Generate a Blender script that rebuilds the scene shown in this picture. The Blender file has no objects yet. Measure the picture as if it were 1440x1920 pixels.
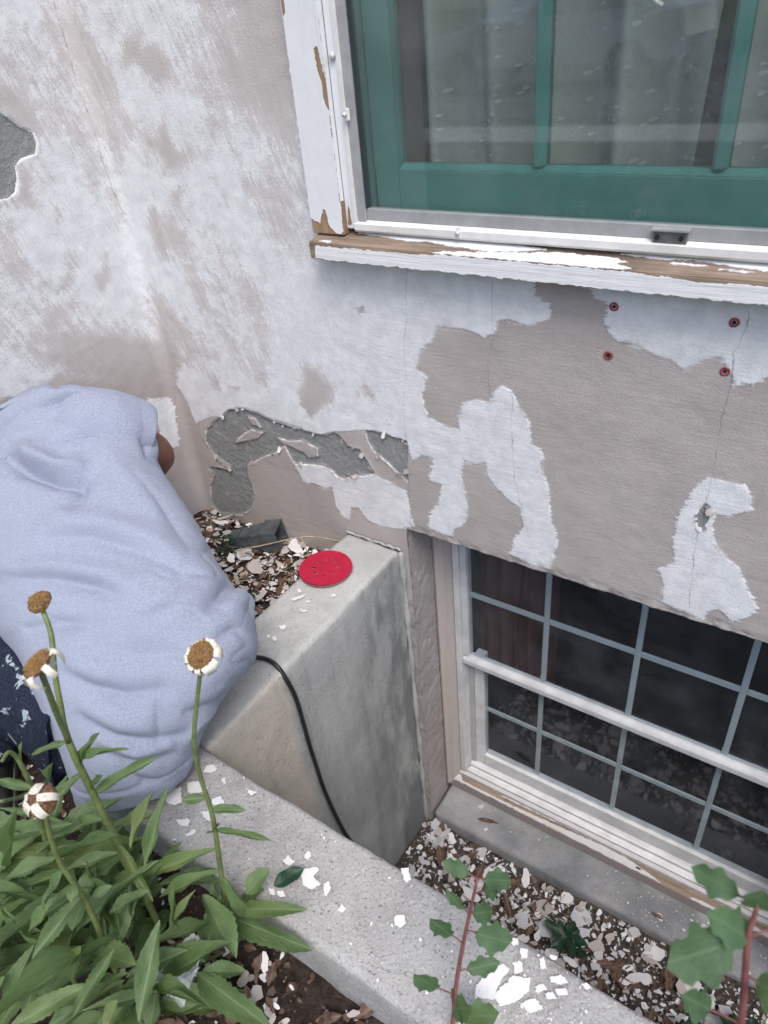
import bpy, bmesh, math, random
import numpy as np
from mathutils import Vector, Matrix, noise as mnoise

scene = bpy.context.scene
COL = scene.collection
RND = random.Random(7)

# ------------------------------------------------------------------ camera
cam_data = bpy.data.cameras.new('camera')
cam = bpy.data.objects.new('camera', cam_data)
COL.objects.link(cam)
CAM_LOC = Vector((0.0, -1.15, 1.215))
CAM_R = Matrix(((0.829, 0.258, -0.496), (0.552, -0.518, 0.653), (-0.089, -0.815, -0.572)))
rt = CAM_R.col[0].normalized()
bk = -(CAM_R.col[2].normalized())
up = bk.cross(rt).normalized()
rt = up.cross(bk).normalized()
cam.matrix_world = Matrix(((rt.x, up.x, bk.x, CAM_LOC.x), (rt.y, up.y, bk.y, CAM_LOC.y), (rt.z, up.z, bk.z, CAM_LOC.z), (0, 0, 0, 1)))
cam_data.sensor_fit = 'HORIZONTAL'
cam_data.sensor_width = 36.0
cam_data.lens = 33.25
cam_data.clip_start = 0.02
cam_data.clip_end = 1000.0
cam_data.dof.use_dof = True
cam_data.dof.focus_distance = 1.55
cam_data.dof.aperture_fstop = 10.0
scene.camera = cam

# ------------------------------------------------------------------ light
SUN_EL, SUN_AZ = math.radians(58), math.radians(138)      # azimuth measured clockwise from +Y
world = bpy.data.worlds.new('World')
scene.world = world
world.use_nodes = True
wn = world.node_tree.nodes
sky = wn.new('ShaderNodeTexSky')
sky.sky_type = 'NISHITA'
sky.sun_disc = False
sky.sun_elevation = SUN_EL
sky.sun_rotation = SUN_AZ
sky.air_density = 1.0
sky.dust_density = 2.5
sky.ozone_density = 1.0
world.node_tree.links.new(sky.outputs[0], wn['Background'].inputs[0])
wn['Background'].inputs[1].default_value = 0.15
scene.cycles.use_adaptive_sampling = True
scene.cycles.adaptive_threshold = 0.02
scene.cycles.max_bounces = 6
scene.cycles.diffuse_bounces = 3
scene.cycles.transparent_max_bounces = 12
sun_d = bpy.data.lights.new('sun', 'SUN')
sun_d.energy = 1.2
sun_d.angle = math.radians(26)
sun_d.color = (1.0, 0.975, 0.945)
sun = bpy.data.objects.new('sun', sun_d)
COL.objects.link(sun)
sdir = Vector((math.sin(SUN_AZ) * math.cos(SUN_EL), math.cos(SUN_AZ) * math.cos(SUN_EL), math.sin(SUN_EL)))
sun.rotation_euler = sdir.to_track_quat('Z', 'Y').to_euler()
sun.location = sdir * 8
scene.view_settings.view_transform = 'Standard'
scene.view_settings.look = 'None'
scene.view_settings.gamma = 1.0
scene.view_settings.use_curve_mapping = False
scene.view_settings.exposure = 0.72

# ------------------------------------------------------------------ helpers
def tag(o, label=None, cat=None, group=None, kind=None):
    if label: o['label'] = label
    if cat: o['category'] = cat
    if group: o['group'] = group
    if kind: o['kind'] = kind
    return o

def empty(name, loc, label=None, cat=None, group=None):
    o = bpy.data.objects.new(name, None)
    o.empty_display_size = 0.05
    o.location = loc
    COL.objects.link(o)
    return tag(o, label, cat, group)

def setparent(o, p):
    o.parent = p
    o.matrix_parent_inverse = p.matrix_basis.inverted()

def link(name, me, mat=None, parent=None, smooth=False):
    if mat is not None and len(me.materials) == 0:
        me.materials.append(mat)
    if smooth:
        me.polygons.foreach_set('use_smooth', [True] * len(me.polygons))
    o = bpy.data.objects.new(name, me)
    COL.objects.link(o)
    if parent is not None:
        setparent(o, parent)
    return o

def pymesh(name, V, F):
    me = bpy.data.meshes.new(name)
    me.from_pydata([tuple(v) for v in V], [], [tuple(f) for f in F])
    me.update()
    return me

def bm_mesh(name, bm):
    me = bpy.data.meshes.new(name)
    bm.to_mesh(me)
    bm.free()
    return me

def box_bm(bm, x0, x1, y0, y1, z0, z1):
    vs = [bm.verts.new(p) for p in ((x0, y0, z0), (x1, y0, z0), (x1, y1, z0), (x0, y1, z0), (x0, y0, z1), (x1, y0, z1), (x1, y1, z1), (x0, y1, z1))]
    for f in ((0, 3, 2, 1), (4, 5, 6, 7), (0, 1, 5, 4), (1, 2, 6, 5), (2, 3, 7, 6), (3, 0, 4, 7)):
        bm.faces.new([vs[i] for i in f])
    return vs

def box(name, x0, x1, y0, y1, z0, z1, mat, parent=None, bevel=0.0, seg=2):
    bm = bmesh.new()
    box_bm(bm, x0, x1, y0, y1, z0, z1)
    if bevel > 0:
        bmesh.ops.bevel(bm, geom=bm.edges[:], offset=bevel, segments=seg, profile=0.6, affect='EDGES')
    return link(name, bm_mesh(name, bm), mat, parent)

def prism(name, prof, x0, x1, mat, parent=None, bevel=0.0):
    # profile in (y, z), extruded along x
    bm = bmesh.new()
    a = [bm.verts.new((x0, y, z)) for y, z in prof]
    b = [bm.verts.new((x1, y, z)) for y, z in prof]
    n = len(prof)
    bm.faces.new(a); bm.faces.new(list(reversed(b)))
    for i in range(n):
        bm.faces.new((a[i], b[i], b[(i + 1) % n], a[(i + 1) % n]))
    bmesh.ops.recalc_face_normals(bm, faces=bm.faces[:])
    if bevel > 0:
        bmesh.ops.bevel(bm, geom=[e for e in bm.edges], offset=bevel, segments=2, affect='EDGES')
    return link(name, bm_mesh(name, bm), mat, parent)

def zprism(name, prof, z0, z1, mat, parent=None):
    bm = bmesh.new()
    a = [bm.verts.new((x, y, z0)) for x, y in prof]
    b = [bm.verts.new((x, y, z1)) for x, y in prof]
    n = len(prof)
    bm.faces.new(a); bm.faces.new(list(reversed(b)))
    for i in range(n):
        bm.faces.new((a[i], b[i], b[(i + 1) % n], a[(i + 1) % n]))
    bmesh.ops.recalc_face_normals(bm, faces=bm.faces[:])
    return link(name, bm_mesh(name, bm), mat, parent)

def catmull(P, n):
    P = [np.array(p, float) for p in P]
    P = [2 * P[0] - P[1]] + P + [2 * P[-1] - P[-2]]
    out = []
    for i in range(1, len(P) - 2):
        for k in range(n):
            t = k / n
            a, b, c, d = P[i - 1], P[i], P[i + 1], P[i + 2]
            out.append(0.5 * (2 * b + (c - a) * t + (2 * a - 5 * b + 4 * c - d) * t * t + (3 * b - a - 3 * c + d) * t ** 3))
    out.append(P[-2])
    return out

def tube_geo(pts, rad, seg=8, cap=True):
    pts = [Vector(p) for p in pts]
    n = len(pts)
    if not hasattr(rad, '__len__'):
        rad = [rad] * n
    V, F = [], []
    ref = Vector((0.31, 0.17, 0.93))
    for i, p in enumerate(pts):
        t = (pts[min(i + 1, n - 1)] - pts[max(i - 1, 0)]).normalized()
        u = t.cross(ref)
        if u.length < 1e-4: u = t.cross(Vector((1, 0, 0)))
        u.normalize(); w = t.cross(u).normalized()
        for k in range(seg):
            a = 2 * math.pi * k / seg
            V.append(p + (u * math.cos(a) + w * math.sin(a)) * rad[i])
    for i in range(n - 1):
        for k in range(seg):
            F.append((i * seg + k, i * seg + (k + 1) % seg, (i + 1) * seg + (k + 1) % seg, (i + 1) * seg + k))
    if cap:
        F.append(tuple(reversed(range(seg)))); F.append(tuple(range((n - 1) * seg, n * seg)))
    return V, F

def tube(name, pts, rad, mat, parent=None, seg=8, sub=6):
    if sub > 1:
        c = catmull(pts, sub)
        if hasattr(rad, '__len__'):
            rad = list(np.interp(np.linspace(0, 1, len(c)), np.linspace(0, 1, len(rad)), rad))
        pts = c
    V, F = tube_geo(pts, rad, seg)
    return link(name, pymesh(name, V, F), mat, parent, smooth=True)

def ragged(poly, amp, step, seed, closed=True):
    """subdivide a polygon's edges and jitter them: torn paint edges"""
    r = random.Random(seed)
    out = []
    n = len(poly)
    for i in range(n):
        a = np.array(poly[i], float); b = np.array(poly[(i + 1) % n], float)
        L = np.linalg.norm(b - a)
        k = max(1, int(L / step))
        nrm = np.array([-(b - a)[1], (b - a)[0]]) / max(L, 1e-6)
        out.append(a)
        for j in range(1, k):
            t = j / k
            q = a + (b - a) * t
            out.append(q + nrm * (mnoise.noise(Vector((q[0] * 70, q[1] * 70, seed))) * amp * 1.5 + mnoise.noise(Vector((q[0] * 260, q[1] * 260, seed))) * amp + r.uniform(-amp, amp) * 0.35))
    return out

def sheet(name, poly, to3d, thick, mat, parent=None):
    """thin solid sheet: polygon (a,b) -> to3d(a,b,h)"""
    bm = bmesh.new()
    top = [bm.verts.new(to3d(p[0], p[1], thick)) for p in poly]
    bot = [bm.verts.new(to3d(p[0], p[1], 0.0)) for p in poly]
    n = len(poly)
    f = bm.faces.new(top)
    for i in range(n):
        bm.faces.new((top[i], bot[i], bot[(i + 1) % n], top[(i + 1) % n]))
    f.normal_update()
    bmesh.ops.triangulate(bm, faces=[f], ngon_method='EAR_CLIP')
    bmesh.ops.recalc_face_normals(bm, faces=bm.faces[:])
    return link(name, bm_mesh(name, bm), mat, parent)

def vnoise(X, Y, seed, octaves=1, gain=0.5):
    """value noise on numpy arrays, -1..1"""
    rs = np.random.RandomState(seed)
    tot = np.zeros_like(X); amp = 1.0; norm = 0.0
    for o in range(octaves):
        g = rs.rand(64, 64) * 2 - 1
        x = X * 2 ** o + 11.3 * o; y = Y * 2 ** o + 5.7 * o
        xi = np.floor(x).astype(int); yi = np.floor(y).astype(int)
        fx = x - xi; fy = y - yi
        fx = fx * fx * (3 - 2 * fx); fy = fy * fy * (3 - 2 * fy)
        a = g[xi % 64, yi % 64]; b = g[(xi + 1) % 64, yi % 64]; c = g[xi % 64, (yi + 1) % 64]; d = g[(xi + 1) % 64, (yi + 1) % 64]
        tot += amp * ((a * (1 - fx) + b * fx) * (1 - fy) + (c * (1 - fx) + d * fx) * fy)
        norm += amp; amp *= gain
    return tot / norm

def sdf(poly, X, Z, pad=0.06):
    """positive inside a polygon, metres; -pad outside its padded box"""
    P = np.array(poly)
    out = np.full(X.shape, -pad)
    m = (X > P[:, 0].min() - pad) & (X < P[:, 0].max() + pad) & (Z > P[:, 1].min() - pad) & (Z < P[:, 1].max() + pad)
    x = X[m]; z = Z[m]
    d2 = np.full(x.shape, 1e9); ins = np.zeros(x.shape, bool)
    n = len(P)
    for i in range(n):
        a = P[i]; b = P[(i + 1) % n]
        e = b - a
        t = np.clip(((x - a[0]) * e[0] + (z - a[1]) * e[1]) / (e @ e + 1e-12), 0, 1)
        dx = x - a[0] - t * e[0]; dz = z - a[1] - t * e[1]
        d2 = np.minimum(d2, dx * dx + dz * dz)
        c = ((a[1] > z) != (b[1] > z))
        ins ^= c & (x < (b[0] - a[0]) * (z - a[1]) / (b[1] - a[1] + 1e-12) + a[0])
    d = np.sqrt(d2)
    out[m] = np.clip(np.where(ins, d, -d), -pad, pad)
    return out

# ------------------------------------------------------------------ materials
class NT:
    def __init__(self, name):
        self.m = bpy.data.materials.new(name)
        self.m.use_nodes = True
        self.t = self.m.node_tree
        self.b = self.t.nodes['Principled BSDF']
        self.out = self.t.nodes['Material Output']
    def L(self, a, b): self.t.links.new(a, b)
    def put(self, sock, v):
        if hasattr(v, 'is_output') or isinstance(v, bpy.types.NodeSocket): self.L(v, sock)
        elif isinstance(v, (tuple, list)):
            sock.default_value = tuple(v) + ((1.0,) if len(v) == 3 and len(sock.default_value) == 4 else ())
        else: sock.default_value = v
    def n(self, typ): return self.t.nodes.new(typ)
    def coord(self, kind='Object', scale=None, rot=None):
        c = self.n('ShaderNodeTexCoord').outputs[kind]
        if scale is None and rot is None: return c
        m = self.n('ShaderNodeMapping')
        self.L(c, m.inputs[0])
        if scale is not None: m.inputs['Scale'].default_value = scale
        if rot is not None: m.inputs['Rotation'].default_value = rot
        return m.outputs[0]
    def world(self, scale=None, rot=None):
        c = self.n('ShaderNodeNewGeometry').outputs['Position']
        m = self.n('ShaderNodeMapping'); self.L(c, m.inputs[0])
        if scale is not None: m.inputs['Scale'].default_value = scale
        if rot is not None: m.inputs['Rotation'].default_value = rot
        return m.outputs[0]
    def noise(self, vec, scale=5, detail=4, rough=0.55, dist=0.0):
        x = self.n('ShaderNodeTexNoise')
        self.L(vec, x.inputs['Vector'])
        x.inputs['Scale'].default_value = scale; x.inputs['Detail'].default_value = detail
        x.inputs['Roughness'].default_value = rough; x.inputs['Distortion'].default_value = dist
        return x.outputs[0]
    def voro(self, vec, scale=5, feat='F1', out=0):
        x = self.n('ShaderNodeTexVoronoi'); x.feature = feat
        self.L(vec, x.inputs['Vector']); x.inputs['Scale'].default_value = scale
        return x.outputs[out]
    def math(self, op, a, b=0.0, clamp=False):
        x = self.n('ShaderNodeMath'); x.operation = op; x.use_clamp = clamp
        self.put(x.inputs[0], a); self.put(x.inputs[1], b)
        return x.outputs[0]
    def step(self, v, lo, hi, a=0.0, b=1.0):
        x = self.n('ShaderNodeMapRange'); x.interpolation_type = 'SMOOTHSTEP'
        self.put(x.inputs[0], v); self.put(x.inputs[1], lo); self.put(x.inputs[2], hi)
        x.inputs[3].default_value = a; x.inputs[4].default_value = b
        return x.outputs[0]
    def mix(self, f, a, b, mode='MIX'):
        x = self.n('ShaderNodeMix'); x.data_type = 'RGBA'; x.blend_type = mode
        self.put(x.inputs[0], f); self.put(x.inputs[6], a); self.put(x.inputs[7], b)
        return x.outputs[2]
    def attr(self, name):
        x = self.n('ShaderNodeAttribute'); x.attribute_name = name
        return x.outputs['Fac']
    def objrand(self):
        return self.n('ShaderNodeObjectInfo').outputs['Random']
    def bump(self, h, strength=1.0, dist=0.001):
        x = self.n('ShaderNodeBump')
        x.inputs['Strength'].default_value = strength; x.inputs['Distance'].default_value = dist
        self.put(x.inputs['Height'], h)
        self.L(x.outputs[0], self.b.inputs['Normal'])
    def set(self, **k):
        names = dict(color='Base Color', rough='Roughness', metal='Metallic', spec='Specular IOR Level', trans='Transmission Weight', sheen='Sheen Weight', sss='Subsurface Weight', alpha='Alpha')
        for a, v in k.items(): self.put(self.b.inputs[names[a]], v)
        return self

def mul(n, c, k): return n.mix(1.0, c, k, 'MULTIPLY')

M = {}
# plaster wall: attributes carry where each paint layer lies on this wall
n = NT('peeling_plaster')
sp_ = n.n('ShaderNodeSeparateXYZ'); n.L(n.coord(), sp_.inputs[0])
cb_ = n.n('ShaderNodeCombineXYZ'); n.L(n.attr('along'), cb_.inputs[0]); n.L(sp_.outputs[2], cb_.inputs[2])
co = cb_.outputs[0]
def wmap(scale, rot=(0, 0, 0)):
    m0 = n.n('ShaderNodeMapping'); n.L(co, m0.inputs[0]); m0.inputs['Rotation'].default_value = rot
    m = n.n('ShaderNodeMapping'); n.L(m0.outputs[0], m.inputs[0]); m.inputs['Scale'].default_value = scale
    return m.outputs[0]
white = n.attr('white'); cem = n.attr('cement'); crk = n.attr('crack'); scr = n.attr('scrub')
bH = n.noise(wmap((20, 1, 150)), 1, 3, 0.65)
bV = n.noise(wmap((95, 1, 13), (0, 0.35, 0)), 1, 5, 0.78)
blob = n.noise(co, 26, 7, 0.74)
fine = n.noise(co, 230, 3, 0.7)
grain = n.noise(co, 800, 2, 0.6)
big = n.noise(co, 6, 4, 0.6)
streak = n.mix(scr, bH, bV)
k1 = n.math('MULTIPLY_ADD', scr, 0.050); 
k1n = k1.node; k1n.inputs[2].default_value = 0.030
k2 = n.math('MULTIPLY_ADD', scr, 0.050); k2.node.inputs[2].default_value = 0.024
wv = n.math('ADD', white, n.math('MULTIPLY', n.math('SUBTRACT', streak, 0.5), k1))
wv = n.math('ADD', wv, n.math('MULTIPLY', n.math('SUBTRACT', blob, 0.5), k2))
k3 = n.math('MULTIPLY_ADD', scr, 0.060); k3.node.inputs[2].default_value = 0.013
wv = n.math('ADD', wv, n.math('MULTIPLY', n.math('SUBTRACT', fine, 0.5), k3))
soft = n.math('MULTIPLY_ADD', scr, 0.003); soft.node.inputs[2].default_value = 0.0012
soft = n.math('ADD', soft, n.step(big, 0.42, 0.62, 0.0, 0.006))
wm = n.step(wv, n.math('MULTIPLY', soft, -1.0), soft)
taupe = n.mix(n.step(big, 0.35, 0.65), (0.395, 0.358, 0.340), (0.445, 0.405, 0.387))
taupe = n.mix(n.math('MULTIPLY', n.step(bH, 0.55, 0.75), 0.35), taupe, (0.54, 0.49, 0.46))
fleck = n.step(n.noise(wmap((140, 1, 420)), 1, 2, 0.5), 0.66, 0.72)
fz = n.step(big, 0.45, 0.60)
taupe = n.mix(n.math('MULTIPLY', n.math('MULTIPLY', fleck, fz), 0.55), taupe, (0.66, 0.65, 0.64))
whc = n.mix(n.step(blob, 0.36, 0.62), (0.64, 0.65, 0.67), (0.75, 0.76, 0.775))
thin = n.math('MULTIPLY', n.step(n.math('ADD', n.math('MULTIPLY', streak, 0.55), n.math('MULTIPLY', fine, 0.45)), 0.53, 0.66), n.step(big, 0.42, 0.62, 0.0, 0.6))
whc = n.mix(thin, whc, (0.54, 0.51, 0.50))
haze = n.math('MULTIPLY', n.math('MULTIPLY', scr, n.step(white, -0.03, 0.0, 0.45, 1.0)), n.step(big, 0.25, 0.70, 1.0, 0.62))
tp2 = n.mix(haze, taupe, n.mix(n.step(bV, 0.35, 0.65), (0.575, 0.548, 0.54), (0.67, 0.645, 0.638)))
colr = n.mix(wm, tp2, whc)
# small scratches through the white in the scrubbed area
scratch = n.math('MULTIPLY', n.step(n.noise(wmap((260, 1, 22), (0, 0.30, 0)), 1, 3, 0.6), 0.58, 0.64), n.math('MULTIPLY', scr, n.step(blob, 0.42, 0.6)))
colr = n.mix(n.math('MULTIPLY', scratch, 0.55), colr, (0.46, 0.42, 0.40))
cv = n.math('ADD', cem, n.math('MULTIPLY', n.math('SUBTRACT', blob, 0.5), 0.012))
cv = n.math('ADD', cv, n.math('MULTIPLY', n.math('SUBTRACT', fine, 0.5), 0.003))
rim = n.math('MULTIPLY', n.step(cv, -0.0026, -0.0018), n.step(cv, 0.0002, 0.0008, 1.0, 0.0))
rim = n.math('MULTIPLY', rim, n.step(n.noise(co, 60, 3, 0.6), 0.46, 0.56))
colr = n.mix(n.math('MULTIPLY', rim, 0.6), colr, (0.80, 0.79, 0.77))
cmask = n.step(cv, 0.0004, 0.0010)
cemc = n.mix(n.step(grain, 0.3, 0.7), (0.16, 0.165, 0.165), (0.38, 0.385, 0.38))
cemc = n.mix(n.step(blob, 0.52, 0.66, 0.0, 0.55), cemc, (0.42, 0.41, 0.40))
colr = n.mix(cmask, colr, cemc)
ck = n.math('ADD', crk, n.math('MULTIPLY', n.math('SUBTRACT', n.noise(co, 70, 4, 0.6), 0.5), 0.014))
cw = n.math('MULTIPLY', n.step(n.noise(co, 22, 3, 0.6), 0.42, 0.72), 0.0011)
ckm = n.step(n.math('SUBTRACT', n.math('ABSOLUTE', ck), cw), 0.0, 0.0006, 1.0, 0.0)
colr = n.mix(n.math('MULTIPLY', ckm, 0.5), colr, (0.16, 0.14, 0.13))
dirt = n.step(big, 0.5, 0.75, 0.0, 0.14)
colr = n.mix(dirt, colr, (0.40, 0.37, 0.36))
h = n.math('ADD', n.math('ADD', n.math('MULTIPLY', streak, 0.45), 0.0), n.math('MULTIPLY', fine, 0.75))
h = n.math('ADD', h, n.math('MULTIPLY', n.math('MULTIPLY', n.step(white, -0.003, 0.003), n.math('SUBTRACT', 1.0, scr)), 0.4))
h = n.math('ADD', h, n.math('MULTIPLY', n.math('MULTIPLY', n.step(cem, 0.0, 0.002), fine), 1.6))
n.set(color=colr, rough=0.82, spec=0.25); n.bump(h, 0.75, 0.0022)
M['wall'] = n.m

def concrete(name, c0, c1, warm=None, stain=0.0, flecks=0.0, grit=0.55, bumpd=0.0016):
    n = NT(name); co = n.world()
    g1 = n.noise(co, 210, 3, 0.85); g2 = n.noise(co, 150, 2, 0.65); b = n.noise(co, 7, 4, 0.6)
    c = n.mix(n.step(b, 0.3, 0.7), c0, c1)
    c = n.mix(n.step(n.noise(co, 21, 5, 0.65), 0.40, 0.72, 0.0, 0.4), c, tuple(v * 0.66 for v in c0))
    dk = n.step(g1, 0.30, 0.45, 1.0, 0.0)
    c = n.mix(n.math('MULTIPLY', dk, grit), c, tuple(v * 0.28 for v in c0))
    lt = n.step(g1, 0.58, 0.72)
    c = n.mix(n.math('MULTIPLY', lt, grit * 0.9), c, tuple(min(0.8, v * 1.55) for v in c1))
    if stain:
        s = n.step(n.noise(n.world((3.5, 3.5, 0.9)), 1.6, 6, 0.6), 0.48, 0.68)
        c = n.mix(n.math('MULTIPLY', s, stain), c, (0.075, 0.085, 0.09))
    if warm is not None:
        s = n.step(n.noise(co, 2.3, 4, 0.55), 0.45, 0.7)
        c = n.mix(n.math('MULTIPLY', s, 0.6), c, warm)
    if flecks:
        f = n.step(n.voro(co, 130), 0.0, 0.16, 1.0, 0.0)
        f = n.math('MULTIPLY', f, n.step(n.noise(co, 9, 3, 0.6), 0.5, 0.6))
        c = n.mix(n.math('MULTIPLY', f, flecks), c, (0.74, 0.74, 0.74))
    pit = n.math('MULTIPLY', n.step(n.voro(co, 80), 0.05, 0.20, 1.0, 0.0), n.step(n.noise(co, 15, 3, 0.6), 0.50, 0.6))
    c = n.mix(n.math('MULTIPLY', pit, 0.5), c, tuple(v * 0.35 for v in c0))
    h = n.math('SUBTRACT', n.math('ADD', g1, n.math('MULTIPLY', g2, 1.2)), pit)
    n.set(color=c, rough=0.9, spec=0.2); n.bump(h, 0.9, bumpd * 1.5)
    return n.m
M['curb'] = concrete('curb_concrete', (0.36, 0.352, 0.34), (0.46, 0.45, 0.435), None, 0.10, 0.5, 0.95)
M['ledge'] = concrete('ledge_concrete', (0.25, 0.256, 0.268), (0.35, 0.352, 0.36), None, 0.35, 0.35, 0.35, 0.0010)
M['grout'] = concrete('grout', (0.38, 0.39, 0.39), (0.50, 0.50, 0.49), None, 0.1, 0.0, 0.3)
# side wall: a dark damp stain down the corner by the house, tan patch of sunlight painted into the colour near the curb
n = NT('side_wall_concrete'); co = n.world()
g1 = n.noise(co, 280, 3, 0.8); g2 = n.noise(co, 120, 3, 0.65)
c = n.mix(n.step(n.noise(co, 5, 5, 0.6), 0.3, 0.7), (0.41, 0.41, 0.395), (0.53, 0.53, 0.51))
sx = n.n('ShaderNodeSeparateXYZ'); n.L(co, sx.inputs[0])
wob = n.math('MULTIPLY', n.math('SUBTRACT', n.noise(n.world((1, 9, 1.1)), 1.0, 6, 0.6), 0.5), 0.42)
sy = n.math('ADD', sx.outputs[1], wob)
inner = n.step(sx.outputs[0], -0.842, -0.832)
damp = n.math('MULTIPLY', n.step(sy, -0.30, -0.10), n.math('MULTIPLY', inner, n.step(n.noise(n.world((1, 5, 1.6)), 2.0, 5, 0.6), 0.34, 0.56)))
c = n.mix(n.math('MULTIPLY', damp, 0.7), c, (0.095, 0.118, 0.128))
sun_patch = n.math('MULTIPLY', n.step(n.math('ADD', sx.outputs[1], n.math('MULTIPLY', wob, 1.2)), -0.52, -0.40, 1.0, 0.0), inner)
c = n.mix(n.math('MULTIPLY', sun_patch, 0.75), c, (0.66, 0.57, 0.465))
vs = n.step(n.noise(n.world((1, 14, 0.8)), 1.5, 5, 0.6), 0.50, 0.72)
c = n.mix(n.math('MULTIPLY', n.math('MULTIPLY', vs, inner), 0.22), c, (0.17, 0.185, 0.19))
c = n.mix(n.math('MULTIPLY', n.step(g1, 0.30, 0.44, 1.0, 0.0), 0.5), c, (0.09, 0.09, 0.09))
c = n.mix(n.math('MULTIPLY', n.step(g1, 0.58, 0.72), 0.4), c, (0.60, 0.60, 0.58))
n.set(color=c, rough=0.9, spec=0.2); pit = n.math('MULTIPLY', n.step(n.voro(co, 75), 0.05, 0.22, 1.0, 0.0), n.step(n.noise(co, 16, 3, 0.6), 0.48, 0.6))
c = n.mix(n.math('MULTIPLY', pit, 0.55), c, (0.10, 0.10, 0.10))
c = n.mix(n.step(n.noise(co, 24, 5, 0.7), 0.45, 0.72, 0.0, 0.25), c, (0.22, 0.225, 0.22))
n.set(color=c)
n.bump(n.math('SUBTRACT', n.math('ADD', g1, n.math('MULTIPLY', g2, 1.3)), pit), 0.9, 0.0028)
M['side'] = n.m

n = NT('rough_stucco'); co = n.world()
g = n.noise(co, 130, 5, 0.72); b = n.noise(co, 8, 4, 0.6)
c = n.mix(n.step(b, 0.3, 0.7), (0.38, 0.348, 0.337), (0.47, 0.434, 0.423))
c = n.mix(n.math('MULTIPLY', n.step(g, 0.58, 0.72), 0.7), c, (0.66, 0.64, 0.63))
n.set(color=c, rough=0.85, spec=0.3); n.bump(g, 1.0, 0.008)
M['stucco'] = n.m

def wood(name, c0, c1, scl, rough=0.75):
    n = NT(name); co = n.world(scl)
    g = n.noise(co, 1, 7, 0.7, 0.6); b = n.noise(n.world(), 12, 4, 0.5)
    c = n.mix(n.step(g, 0.3, 0.7), c0, c1)
    c = n.mix(n.step(b, 0.5, 0.75, 0.0, 0.5), c, tuple(v * 0.5 for v in c0))
    n.set(color=c, rough=rough, spec=0.2); n.bump(g, 0.8, 0.0015)
    return n.m
M['wood_x'] = wood('bare_weathered_wood', (0.16, 0.118, 0.09), (0.33, 0.255, 0.195), (6, 120, 160))
M['wood_z'] = wood('bare_upright_wood', (0.24, 0.155, 0.095), (0.40, 0.27, 0.17), (160, 120, 5))
def paint(name, c, scl, bd=0.0012, dirt=0.12, rough=0.6):
    n = NT(name)
    g = n.noise(n.world(scl), 1, 6, 0.7, 0.4); b = n.noise(n.world(), 20, 6, 0.65)
    cr = n.step(n.noise(n.world(scl), 0.6, 4, 0.6, 1.0), 0.66, 0.70)
    cc = n.mix(n.step(b, 0.35, 0.75, 0.0, dirt * 2), c, tuple(v * 0.72 for v in c))
    cc = n.mix(n.math('MULTIPLY', cr, 0.25), cc, tuple(v * 0.4 for v in c))
    n.set(color=cc, rough=rough, spec=0.35); n.bump(n.math('ADD', g, n.math('MULTIPLY', b, 0.6)), 0.8, bd)
    return n.m
M['paint_x'] = paint('cracked_white_paint', (0.78, 0.785, 0.79), (7, 90, 170), 0.0022)
M['paint_z'] = paint('white_casing_paint', (0.76, 0.775, 0.795), (130, 90, 6), 0.0012)
M['taupe_wood'] = paint('taupe_trim_paint', (0.46, 0.41, 0.385), (120, 120, 5), 0.0012)
M['taupe_x'] = paint('taupe_sill_paint', (0.30, 0.27, 0.265), (6, 120, 120), 0.0014)
M['sillpaint'] = paint('worn_grey_white_paint', (0.56, 0.55, 0.56), (7, 150, 150), 0.0018, 0.2)

def simple(name, c, rough=0.5, metal=0.0, spec=0.5, var=0.12, scale=14, bd=0.0, bscale=90):
    n = NT(name); co = n.world()
    b = n.noise(co, scale, 5, 0.6)
    cc = n.mix(n.step(b, 0.3, 0.7), tuple(v * (1 - var) for v in c), tuple(min(1, v * (1 + var)) for v in c))
    n.set(color=cc, rough=rough, metal=metal, spec=spec)
    if bd: n.bump(n.noise(co, bscale, 4, 0.6), 0.7, bd)
    return n.m
M['alu'] = simple('grey_aluminium', (0.42, 0.42, 0.425), 0.42, 0.35, 0.5, 0.1, 30, 0.0002)
M['alu_light'] = simple('white_aluminium', (0.70, 0.69, 0.67), 0.45, 0.0, 0.5, 0.08, 25, 0.0003)
M['alu_dark'] = simple('dark_metal_latch', (0.20, 0.20, 0.19), 0.45, 0.5, 0.5, 0.2, 60)
M['gasket'] = simple('black_gasket', (0.03, 0.04, 0.05), 0.6)
M['screw'] = simple('painted_screw', (0.62, 0.62, 0.62), 0.4, 0.2)
M['green'] = simple('green_sash_paint', (0.048, 0.175, 0.158), 0.45, 0, 0.5, 0.15, 8, 0.0006, 60)
M['vinyl'] = simple('grey_white_vinyl', (0.60, 0.61, 0.62), 0.45, 0, 0.4, 0.12, 18, 0.0003)
M['vinyl_grid'] = simple('grey_vinyl_grid', (0.50, 0.545, 0.54), 0.5, 0, 0.4, 0.05)
M['vinyl_dark'] = simple('shaded_track_vinyl', (0.42, 0.42, 0.42), 0.55)
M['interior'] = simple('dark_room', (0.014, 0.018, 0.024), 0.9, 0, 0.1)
M['interior_up'] = simple('dim_room_wall', (0.16, 0.15, 0.14), 0.9, 0, 0.1)
M['red_cloth'] = simple('reddish_brown_cloth', (0.12, 0.045, 0.04), 0.9, 0, 0.1)
M['rubber'] = simple('black_rubber_cable', (0.018, 0.018, 0.02), 0.42, 0, 0.5, 0.2)
M['red_disc'] = simple('red_abrasive_paper', (0.40, 0.012, 0.042), 0.75, 0, 0.25, 0.08, 30, 0.0004, 900)
M['disc_back'] = simple('disc_backing', (0.30, 0.10, 0.10), 0.85)
M['plastic_grey'] = simple('dark_grey_plastic', (0.075, 0.085, 0.09), 0.5, 0, 0.45, 0.3, 40, 0.0003)
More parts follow.
